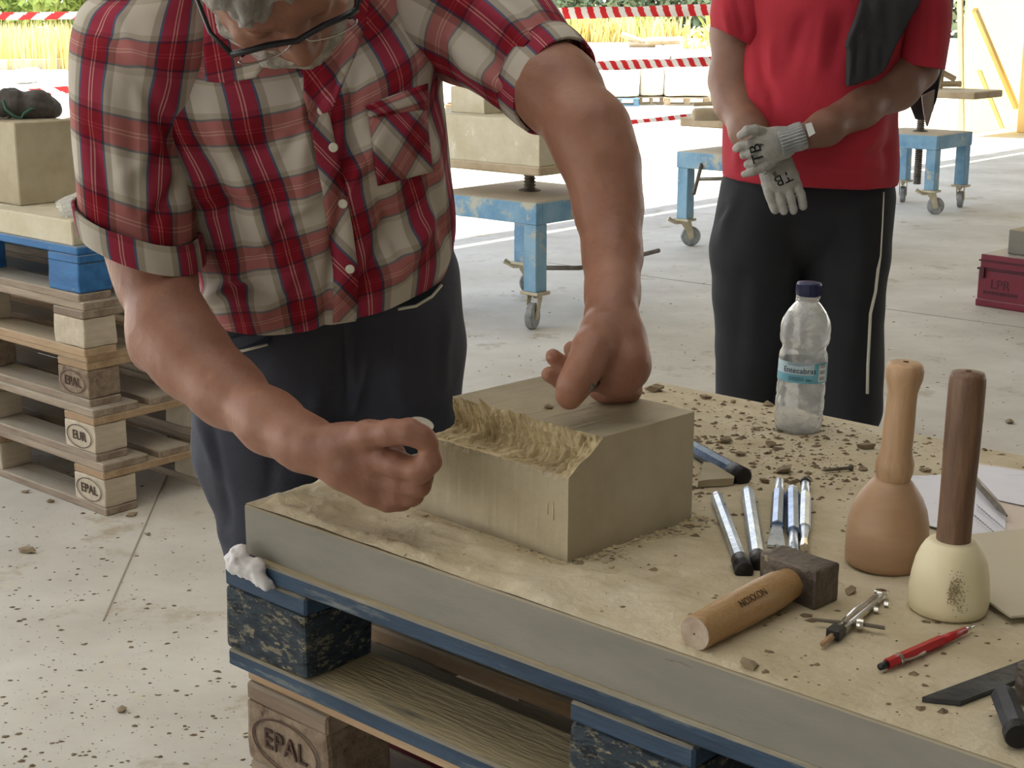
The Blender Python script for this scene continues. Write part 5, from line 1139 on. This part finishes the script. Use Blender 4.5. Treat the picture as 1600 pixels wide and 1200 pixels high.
# placket, buttons, pocket, collar
plk = [(483, 120), (497, 180), (510, 240), (522, 300), (532, 360), (540, 420), (540, 470), (537, 517)]; W2 = [15, 16, 17, 18, 18, 18, 18, 17]
Vv = []; n = 60; 
for i in range(n):
    s_ = i / (n - 1) * 7; k = min(int(s_), 6); t = s_ - k; x = plk[k][0] * (1 - t) + plk[k + 1][0] * t; y = plk[k][1] * (1 - t) + plk[k + 1][1] * t; w_ = W2[k]
    for q in range(7): Vv.append(onto(ts, x + (q / 3 - 1) * w_, y - (q / 3 - 1) * 3, .0035 + (.0012 if 0 < q < 6 else -.001)))
me = mesh('placket', Vv, grid_faces(n, 7)); set_uv(me, np.array([[(q - 3) * .006, i * .0062] for i in range(n) for q in range(7)])); link('placket', me, MATS['plaid_bias'], shirt, smooth=True).modifiers.new('s', 'SOLIDIFY').thickness = .0015
for (x, y) in ((503, 172), (521, 230), (536, 318), (547, 420)):
    p = onto(ts, x, y, .0085); bm = bmesh.new(); add_lathe(bm, [(.004, 0), (.0058, .001), (.0058, .002), (.0042, .0026), (.0012, .0016)], p, (0, -1, -.15), 20); link('button', bm_mesh(bm), MATS['white_thread'], shirt, smooth=True)
def patch(name, corners, nu_, nv_, mat, par, lift, rot=0, tree=None, wav=0):
    tree = tree or ts; a, b, c, d = [np.array(q, float) for q in corners]; Vv = []; uvv = []
    for i in range(nv_):
        for j in range(nu_):
            u, v = j / (nu_ - 1), i / (nv_ - 1); x, y = (a * (1 - u) + b * u) * (1 - v) + (d * (1 - u) + c * u) * v
            ed = min(u, 1 - u, v, 1 - v); Vv.append(onto(tree, x, y, lift * (.4 + .6 * min(1, ed * 8)) + wav * math.sin(3.1 * u) * math.sin(3.1 * v))); uvv.append((u * .12, v * .14))
    me = mesh(name, Vv, grid_faces(nv_, nu_)); set_uv(me, np.array(uvv)); o = link(name, me, MATS[mat], par, smooth=True); o.modifiers.new('s', 'SOLIDIFY').thickness = .0012; return o
pk = patch('chest_pocket', ((574, 168), (662, 148), (676, 268), (590, 290)), 16, 16, 'plaid_bias', shirt, .004, wav=.004)
patch('pocket_flap', ((570, 166), (668, 130), (668, 172), (578, 186)), 14, 8, 'plaid_body', shirt, .007, wav=.003)
patch('chest_pocket', ((300, 168), (392, 150), (420, 262), (326, 285)), 16, 16, 'plaid_bias', shirt, .0035, wav=.002) if False else None
def flap(name, poly, Y0, mat, thick=.003, uvr=0):
    """collar leaf: polygon of (px, py, Y)"""
    bm = bmesh.new(); vs = [bm.verts.new(py(*q)) for q in poly]; bm.faces.new(vs); bmesh.ops.triangulate(bm, faces=bm.faces[:]); bmesh.ops.subdivide_edges(bm, edges=bm.edges[:], cuts=5, use_grid_fill=True)
    for v in bm.verts: v.co.y += .006 * mnoise.noise(v.co * 22)
    me = bm_mesh(bm, name); X, Yy = project(np.array([v.co[:] for v in me.vertices])); set_uv(me, np.stack([X / 1350 + uvr, Yy / 1350], -1)); o = link(name, me, MATS[mat], shirt, smooth=True); m_ = o.modifiers.new('s', 'SOLIDIFY'); m_.thickness = thick; return o
flap('collar', [(318, -10, 1.80), (318, 70, 1.775), (322, 128, 1.76), (352, 130, 1.755), (400, 122, 1.755), (420, 95, 1.765), (395, 60, 1.78), (372, 0, 1.80)], 1.8, 'plaid_body', uvr=.031)
flap('collar', [(580, -20, 1.80), (572, 40, 1.775), (556, 85, 1.76), (520, 172, 1.752), (505, 178, 1.752), (474, 140, 1.752), (474, 112, 1.757), (498, 84, 1.765), (540, 52, 1.78), (552, 0, 1.80)], 1.8, 'plaid_bias')
# sleeves
def tube_ring(c, half_x, half_y, axis_tilt_z=0, lean=0):
    """ring whose long axis runs left-right in the picture, turned by axis_tilt (deg, right side lower)"""
    c = L(*c); a = R(axis_tilt_z); return (c, np.array([math.cos(a), 0, -math.sin(a)]) * half_x, np.array([-math.sin(a) * math.sin(R(lean)), -math.cos(R(lean)), -math.sin(R(lean)) * math.cos(a)]) * half_y)
sl1 = [tube_ring((250, -62, 1.95), .050, .055, -25, 20), tube_ring((240, -30, 1.94), .070, .075, -10, 16), tube_ring((228, 20, 1.93), .0785, .085, 2, 10), tube_ring((216, 100, 1.90), .0790, .086, 10, 4), tube_ring((210, 190, 1.885), .0765, .082, 14, 2), tube_ring((211, 270, 1.87), .0730, .076, 18, 4), tube_ring((216, 345, 1.855), .0715, .070, 21, 8)]
FL = [(180, 60, 290, 250, 16, -.009), (165, 130, 200, 330, 12, .008), (260, 170, 300, 300, 14, -.010), (220, 120, 180, 20, 14, .007), (290, 280, 230, 360, 12, -.008), (150, 60, 260, 130, 12, .008), (190, 290, 260, 200, 14, .007), (200, 130, 215, 330, 9, -.006), (140, 200, 170, 330, 8, -.006)]
sv = cloth('sleeve', sl1, 110, 130, 'plaid_sleeve', shirt, FL, .004, 10, .078, thick=.0012, uvo=(.01, 0))
cf_ = [tube_ring((215, 340, 1.855), .0745, .078, 21, 8), tube_ring((219, 362, 1.85), .0755, .080, 22, 8), tube_ring((223, 384, 1.848), .0740, .079, 22, 8)]
cloth('cuff', cf_, 24, 130, 'plaid_sleeve', sv, [(150, 330, 240, 400, 8, .003)], .0022, 14, .078, off=.002, thick=.004, uvo=(.045, .03))
sh_ = cloth('sleeve_lining', [tube_ring((222, 380, 1.849), .0700, .0690, 22, 8), tube_ring((214, 330, 1.86), .064, .060, 20, 6)], 8, 60, 'plaid_sleeve', sv, (), .001)
def dring(c, dirv, ra, rb, up=(0, -1, .2)):
    """ring perpendicular to a direction"""
    d = Vector(dirv).normalized(); b = Vector(up); b = (b - d * b.dot(d)).normalized(); a = b.cross(d); 
    if a.z < 0 : a = -a
    return (L(*c), np.array(a) * ra, np.array(b) * rb)
A_, B_ = Vector(L(690, 0, 2.03)), Vector(L(868, 130, 1.885)); dA = B_ - A_
sl2 = [dring((640, -20, 2.05), dA, .070, .07), dring((690, 5, 2.03), dA, .082, .085), dring((735, 28, 2.00), dA, .084, .085), dring((780, 58, 1.965), dA, .076, .078), dring((825, 96, 1.925), dA, .066, .070), dring((852, 120, 1.90), dA, .0605, .064)]
FL2 = [(720, 100, 830, 150, 12, .007), (705, 20, 800, 130, 12, -.009), (740, 0, 860, 100, 14, .007), (780, -10, 870, 60, 10, -.006), (700, 60, 740, 110, 10, .008)]
sv2 = cloth('sleeve', sl2, 100, 120, 'plaid_sleeve_far', shirt, FL2, .004, 10, .078, thick=.0012)
sl3 = [dring((843, 112, 1.908), dA, .0640, .067), dring((856, 123, 1.895), dA, .0640, .067), dring((868, 134, 1.883), dA, .0625, .0655)]
cloth('cuff', sl3, 20, 120, 'plaid_sleeve_far', sv2, (), .002, 12, .078, off=.0015, thick=.004, uvo=(.03, .05))
# sunlit back panel of the shirt showing under the arm
flap('shirt_tail', [(300, 396, 2.03), (318, 388, 2.02), (352, 462, 2.0), (350, 470, 2.0), (306, 470, 2.03), (298, 440, 2.04)], 2, 'plaid_bias')

# tools in his hands
A_, B_ = Vector(L(919, 606, 1.520)), Vector(L(945, 585, 1.62)); A_.z = max(A_.z, zt_ + .008); d = B_ - A_
hc_ = empty('held_chisel', A_, 0, label='steel chisel gripped in the fist resting on the block', category='chisel')
bm = bmesh.new(); add_lathe(bm, [(.0050, .0), (.0058, .0012), (.0058, .012), (.0052, .013)], A_, d, 20); link('striking_end', bm_mesh(bm), MATS['worn_steel'], hc_)
bm = bmesh.new(); add_lathe(bm, [(.0050, .012), (.0052, d.length)], A_, d, 8); link('shaft', bm_mesh(bm), MATS['dark_steel'], hc_)
c = Vector(L(658, 664, 1.515)); ax = Vector((.25, -.35, .9)).normalized(); x, y, _ = frame_from(ax); x = Vector((1, 0, -.28)).normalized(); y = ax.cross(x).normalized(); bm = bmesh.new()
add_prism(bm, [c + x * .0130 * math.cos(a) + y * .011 * math.sin(a) for a in np.linspace(0, math.tau, 28, endpoint=False)], ax * .0018)
link('metal_disc', bm_mesh(bm), MATS['chrome'], label='small shiny metal disc pinched between thumb and finger at the block corner', category='metal disc')

# ---------------------------------------------------------------- the man in red
YM = 3.62
mn = empty('person', (py(1255, 500, YM).x, YM, 0), 0, label='standing man in a red t-shirt and black trousers with grey gloves', category='person')
def Q(x, y, dY=0): return np.array(py(x, y, YM + dY))
s = SDF(.0045)
Hh = py(1292, -205, YM - .02); h2, Rm2 = add_head(s, Hh, (1, 0, 0), (0, -.15, 1), (0, -1, -.15))
s.chain([(h2(0, -.04, -.03), .058), (Q(1290, -95, .03), .06), (Q(1285, 0, .02), .13), (Q(1268, 140, 0), .15), (Q(1262, 280, .02), .14)], k=.05, flat=(0, 1, 0), f=.72)
s.cone(Q(1195, -50, .02), .065, Q(1385, -55, .02), .065, .05)
s.chain([(Q(1172, -30, .02), .066), (Q(1150, 50, .0), .054), (Q(1143, 125, -.03), .0475), (Q(1150, 160, -.07), .0455), (Q(1170, 205, -.17), .038), (Q(1195, 245, -.23), .031)], k=.03)
s.chain([(Q(1405, -30, .02), .066), (Q(1428, 40, .02), .058), (Q(1428, 105, .0), .052), (Q(1400, 135, -.05), .0505), (Q(1340, 170, -.14), .0435), (Q(1290, 200, -.22), .034), (Q(1262, 212, -.25), .030)], k=.03)
s.cone(Q(1215, 330, .02), .10, Q(1310, 330, .02), .10, .05)
link('body', s.mesh('body2', lambda V, Nn: V + Nn * (fbm(V, 40, 2) * .0006)[:, None]), MATS['skin_dark'], mn, smooth=True)
s = SDF(.005); s.ell(h2(0, .045, -.022), (.083, .092, .102), Rm2, .01); s.ell(h2(0, -.03, .07), (.085, .088, .09), Rm2, .012, True)
link('hair', s.mesh('hair2', lambda V, Nn: V + Nn * (fbm(V, 60, 2) * .003)[:, None]), MATS['dark_hair'], mn, smooth=True)
# t-shirt
s = SDF(.0055)
s.chain([(Q(1290, -60, .02), .150), (Q(1285, 30, 0), .182), (Q(1270, 140, -.01), .182), (Q(1266, 215, -.02), .190), (Q(1265, 275, -.0), .188), (Q(1265, 330, .0), .190)], k=.05, flat=(0, 1, 0), f=.74)
s.ell(Q(1262, 190, -.08), (.15, .10, .15), None, .06)
s.cone(Q(1190, -55, .02), .078, Q(1390, -58, .02), .078, .06)
s.chain([(Q(1190, -50, .02), .085), (Q(1182, -15, .01), .078)], k=.05)
s.chain([(Q(1390, -50, .02), .085), (Q(1400, -10, .02), .078)], k=.05)
s.ell(Q(1290, -118, .0), (.075, .075, .05), None, .02, True)
FR = [(1175, 40, 1215, 200, 10, -.012), (1205, 60, 1195, 160, 10, .008), (1260, 20, 1230, 110, 12, -.007), (1290, 10, 1275, 120, 10, .006), (1320, 20, 1300, 110, 10, -.006), (1180, 120, 1150, 260, 10, .010), (1400, 180, 1385, 280, 10, -.010), (1380, 190, 1340, 250, 12, .008), (1330, 240, 1400, 235, 10, -.008), (1400, 0, 1380, 90, 8, -.008), (1440, 10, 1430, 90, 8, .006), (1140, -10, 1165, 60, 8, -.006), (1250, 260, 1390, 262, 8, .005)]
hemz = float(Q(1265, 300)[2]) 
def ts_fx(V, Nn):
    V = V + Nn * (folds(V, FR) * np.clip(-Nn[:, 1] * 2, 0, 1) + fbm(V * np.array([1, 1, .5]), 9, 2) * .004)[:, None]; return V
hp_ = Q(1265, 291, -.12); s.cut(hp_, Vector((-.035, .0, -1)), .003)
pe_ = Q(1147, 64, 0); ph_ = Vector((-.42, 0, -1)).normalized()
tsm = s.mesh('tshirt', ts_fx)
tsh = link('t_shirt', tsm, MATS['red_cloth'], mn, smooth=True); tsh.modifiers.new('s', 'SOLIDIFY').thickness = .002
def qr(x, y, dY, rx, ry, tilt):
    a = R(tilt); return (Q(x, y, dY), np.array([math.cos(a), 0, -math.sin(a)]) * rx, np.array([0, -1, 0]) * ry)
cloth('sleeve', [qr(1196, -60, .03, .062, .08, 40), qr(1180, -30, .02, .085, .088, 38), qr(1166, 5, .01, .088, .086, 34), qr(1154, 38, .0, .075, .080, 28), qr(1147, 60, -.005, .060, .072, 26)], 60, 90, 'red_cloth', tsh, [(1150, 0, 1165, 60, 7, -.006), (1130, 10, 1140, 60, 6, .005)], .004, 12, .08, thick=.002)
cloth('sleeve', [qr(1385, -62, .03, .062, .085, -30), qr(1405, -35, .02, .085, .090, -20), qr(1424, 5, .015, .086, .088, -8), qr(1430, 55, .01, .075, .084, 4), qr(1430, 102, .0, .066, .078, 8)], 60, 90, 'red_cloth', tsh, [(1410, 10, 1400, 95, 7, -.007), (1440, 10, 1432, 90, 6, .006), (1455, 20, 1450, 90, 6, -.005)], .004, 12, .08, thick=.002)
# trousers
s = SDF(.0055)
s.cone(Q(1218, 300, .01), .126, Q(1312, 300, .01), .118, .06); s.ell(Q(1262, 365, .0), (.11, .10, .08), None, .05)
s.chain([(Q(1203, 300, .01), .118), (Q(1184, 390, .0), .110), (Q(1178, 460, .0), .094), (Q(1172, 540, .0), .080), (Q(1163, 640, .0), .070), ((Q(1164, 600)[0], YM + .02, .35), .066), ((Q(1166, 600)[0], YM + .03, .09), .062)], k=.012)
s.chain([(Q(1325, 310, .01), .108), (Q(1318, 400, .0), .104), (Q(1312, 480, .0), .100), (Q(1312, 640, .0), .100), ((Q(1318, 600)[0], YM + .02, .35), .085), ((Q(1322, 600)[0], YM + .03, .09), .075)], k=.012)
FP = [(1150, 300, 1125, 380, 10, .008), (1140, 320, 1120, 345, 6, -.006), (1240, 400, 1225, 560, 14, .008), (1280, 420, 1290, 600, 14, -.006), (1350, 380, 1330, 560, 14, .008), (1160, 420, 1150, 600, 14, -.006)]
t2_ = link('trousers', s.mesh('tr2', lambda V, Nn: V + Nn * (folds(V, FP) * np.clip(-Nn[:, 1] * 2, 0, 1) + fbm(V * np.array([1, 1, .4]), 10, 2) * .005)[:, None]), MATS['black_cloth'], mn, smooth=True)
tr_ = bvh(t2_)
bm = bmesh.new(); add_tube(bm, [onto(tr_, x, y, .003) for x, y in ((1381, 300), (1379, 350), (1376, 400), (1372, 420), (1368, 455), (1360, 490), (1358, 530), (1356, 570), (1355, 615))], [.0018, .0018, .002, .004, .004, .004, .004, .004, .004], 6); link('side_piping', bm_mesh(bm), MATS['white_thread'], t2_, smooth=True)
for c in (Q(1168, 600)[0], Q(1330, 600)[0]):
    s = SDF(.006); s.chain([((c, YM + .05, .05), .05), ((c, YM - .06, .045), .046), ((c, YM - .17, .038), .038)], k=.03); s.cut((0, 0, .002), (0, 0, -1)); link('shoe', s.mesh('shoe'), MATS['black_plastic'], mn, smooth=True)
# gloves
def G(x, y, dY=0): return np.array(py(x, y, YM - .28 + dY))
s = SDF(.0024)
s.cone(G(1212, 225), .036, G(1190, 232, -.005), .036, .012, flat=(0, 1, 0), f=.55); s.cone(G(1226, 222), .033, G(1205, 226), .035, .012, flat=(0, 1, 0), f=.65)
for ch in ([(1196, 208, 0, .014), (1180, 203, -.02, .0120), (1168, 204, -.022, .0118), (1158, 211, -.012, .0105)], [(1190, 222, -.005, .014), (1168, 226, -.02, .0115), (1155, 229, -.015, .0105), (1150, 232, -.005, .0095)], [(1190, 236, -.005, .014), (1172, 240, -.02, .0112), (1162, 242, -.015, .0105)], [(1192, 249, -.005, .0135), (1178, 254, -.02, .0110), (1168, 257, -.012, .0100)], [(1206, 252, 0, .015), (1190, 262, -.015, .0115), (1176, 268, -.018, .0105), (1163, 272, -.012, .0085)]):
    s.chain([(G(a, b, c), r * .93) for a, b, c, r in ch], k=.0022)
g1 = link('glove', s.mesh('g1', lambda V, Nn: V + Nn * (fbm(V, 70, 2) * .001)[:, None]), MATS['glove_knit'], mn, smooth=True)
def ribbed(c0, c1, r0, r1, par, nrib=26, up=(0, -1, 0)):
    rg_ = []; c0, c1 = Vector(c0), Vector(c1); d = (c1 - c0); 
    P = []; n = 14; m_ = nrib * 6; x, y, z = frame_from(d)
    for i in range(n):
        t = i / (n - 1); c = c0.lerp(c1, t); r = r0 * (1 - t) + r1 * t + .0012 * math.sin(t * 9)
        for k in range(m_): a = math.tau * k / m_; rr_ = r * (1 + .045 * math.sin(nrib * a)); P.append(c + x * rr_ * math.cos(a) + y * rr_ * math.sin(a) * .85)
    o = link('ribbed_cuff', mesh('cuff', P, grid_faces(n, m_, True)), MATS['glove_cuff'], par, smooth=True); o.modifiers.new('s', 'SOLIDIFY').thickness = .002; return o
ribbed(G(1256, 211, .0), G(1216, 224, .0), .0335, .0350, g1)
bm = bmesh.new(); x0, x1, x2, x3 = (G(1258, 194, -.035), G(1268, 191, -.033), G(1274, 208, -.035), G(1264, 214, -.037)); add_prism(bm, [x0, x1, x2, x3], (0, .001, 0)); link('size_tag', bm_mesh(bm), MATS['label_white'], g1, label='small white tag at the glove cuff')
s = SDF(.0024); GG = lambda x, y, dY=0: G(x, y, dY + .04)
s.cone(GG(1213, 256), .036, GG(1222, 279, -.005), .0375, .012, flat=(0, 1, 0), f=.5); s.cone(GG(1200, 262), .020, GG(1205, 288), .017, .02)
for ch in ([(1200, 288, 0, .0145), (1204, 310, -.01, .0110), (1211, 328, -.012, .0098)], [(1215, 292, -.004, .0110), (1220, 312, -.016, .0100), (1225, 330, -.018, .0092)], [(1229, 290, -.004, .0110), (1236, 311, -.016, .0100), (1240, 329, -.018, .0092)], [(1242, 282, 0, .0120), (1251, 304, -.012, .0105), (1255, 322, -.014, .0096)]):
    s.chain([(GG(a, b, c), r) for a, b, c, r in ch], k=.0022)
g2 = link('glove', s.mesh('g2', lambda V, Nn: V + Nn * (fbm(V, 70, 2) * .001)[:, None]), MATS['glove_knit'], mn, smooth=True)
ribbed(Q(1192, 240, -.225), GG(1212, 262), .034, .036, g2)
for g, T_ in ((g1, [('TB', .036, (1186, 250), (1180, 229)), ('9', .018, (1191, 232), (1189, 222))]), (g2, [('TB', .034, (1234, 274), (1214, 283)), ('8', .018, (1215, 270), (1207, 275))])):
    tr2 = bvh(g)
    for (w_, sz_, p, q) in T_:
        P0, P1_ = onto(tr2, *p), onto(tr2, *q); mid = (P0 + P1_) / 2; xd = (P1_ - P0).normalized(); xp, yp = project([P0[:], P1_[:]]); V, Fs = text_mesh(w_, sz_, .0002); out = []
        dxp, dyp = q[0] - p[0], q[1] - p[1]; l_ = math.hypot(dxp, dyp); dxp /= l_; dyp /= l_; mx_, my_ = (p[0] + q[0]) / 2, (p[1] + q[1]) / 2; S_ = F / (YM - .28)
        for v in V: out.append(onto(tr2, mx_ + (v[0] * dxp + v[1] * dyp) * S_, my_ + (v[0] * dyp - v[1] * dxp) * S_, .0012))
        link('print', mesh('t', out, Fs), MATS['print_black'], g)
# jacket slung over his shoulder: one thick folded cloth, front fall, over the shoulder, back fall
jk = empty('jacket', Q(1400, -60, 0), 0, label='black jacket slung over the left shoulder of the man in red', category='jacket')
def slab_cloth(name, rows, th, mat, par, amp=.012):
    """rows of (left, right) points from top to bottom, thickened"""
    A = crv([np.concatenate([l, r]) for l, r in rows], 50); n = 24; P = np.array([[a[:3] * (1 - j / (n - 1)) + a[3:] * (j / (n - 1)) for j in range(n)] for a in A])
    nn = gnormal(P, False); P = P + nn * (fbm(P * np.array([1.6, 1, .35]), 11, 3) * amp)[..., None]
    o = link(name, mesh(name, P.reshape(-1, 3), grid_faces(50, n)), MATS[mat], par, smooth=True); md = o.modifiers.new('s', 'SOLIDIFY'); md.thickness = th; md.offset = 0; return o
slab_cloth('front_fall', [(Q(1372, -70, .06), Q(1450, -66, .06)), (Q(1350, -45, -.10), Q(1452, -52, -.05)), (Q(1344, 0, -.17), Q(1436, 0, -.14)), (Q(1334, 35, -.20), Q(1420, 30, -.17)), (Q(1323, 68, -.215), Q(1404, 58, -.19)), (Q(1326, 82, -.215), Q(1392, 84, -.20)), (Q(1325, 110, -.21), Q(1378, 112, -.20)), (Q(1323, 134, -.205), Q(1336, 132, -.205))], .02, 'jacket_cloth', jk)
slab_cloth('over_shoulder', [(Q(1350, -46, -.10), Q(1455, -50, -.05)), (Q(1368, -68, .02), Q(1475, -56, .04)), (Q(1390, -60, .14), Q(1492, -40, .12)), (Q(1420, 0, .18), Q(1488, 0, .14)), (Q(1425, 60, .18), Q(1480, 70, .14)), (Q(1436, 100, .17), Q(1470, 120, .14)), (Q(1420, 148, .16), Q(1462, 160, .14)), (Q(1436, 182, .16), Q(1446, 188, .15))], .025, 'jacket_cloth', jk, .010)
slab_cloth('lining_edge', [(Q(1440, 150, .12), Q(1460, 140, .12)), (Q(1443, 175, .12), Q(1456, 172, .12)), (Q(1447, 196, .13), Q(1449, 196, .13))], .01, 'grey_cloth', jk, .002)
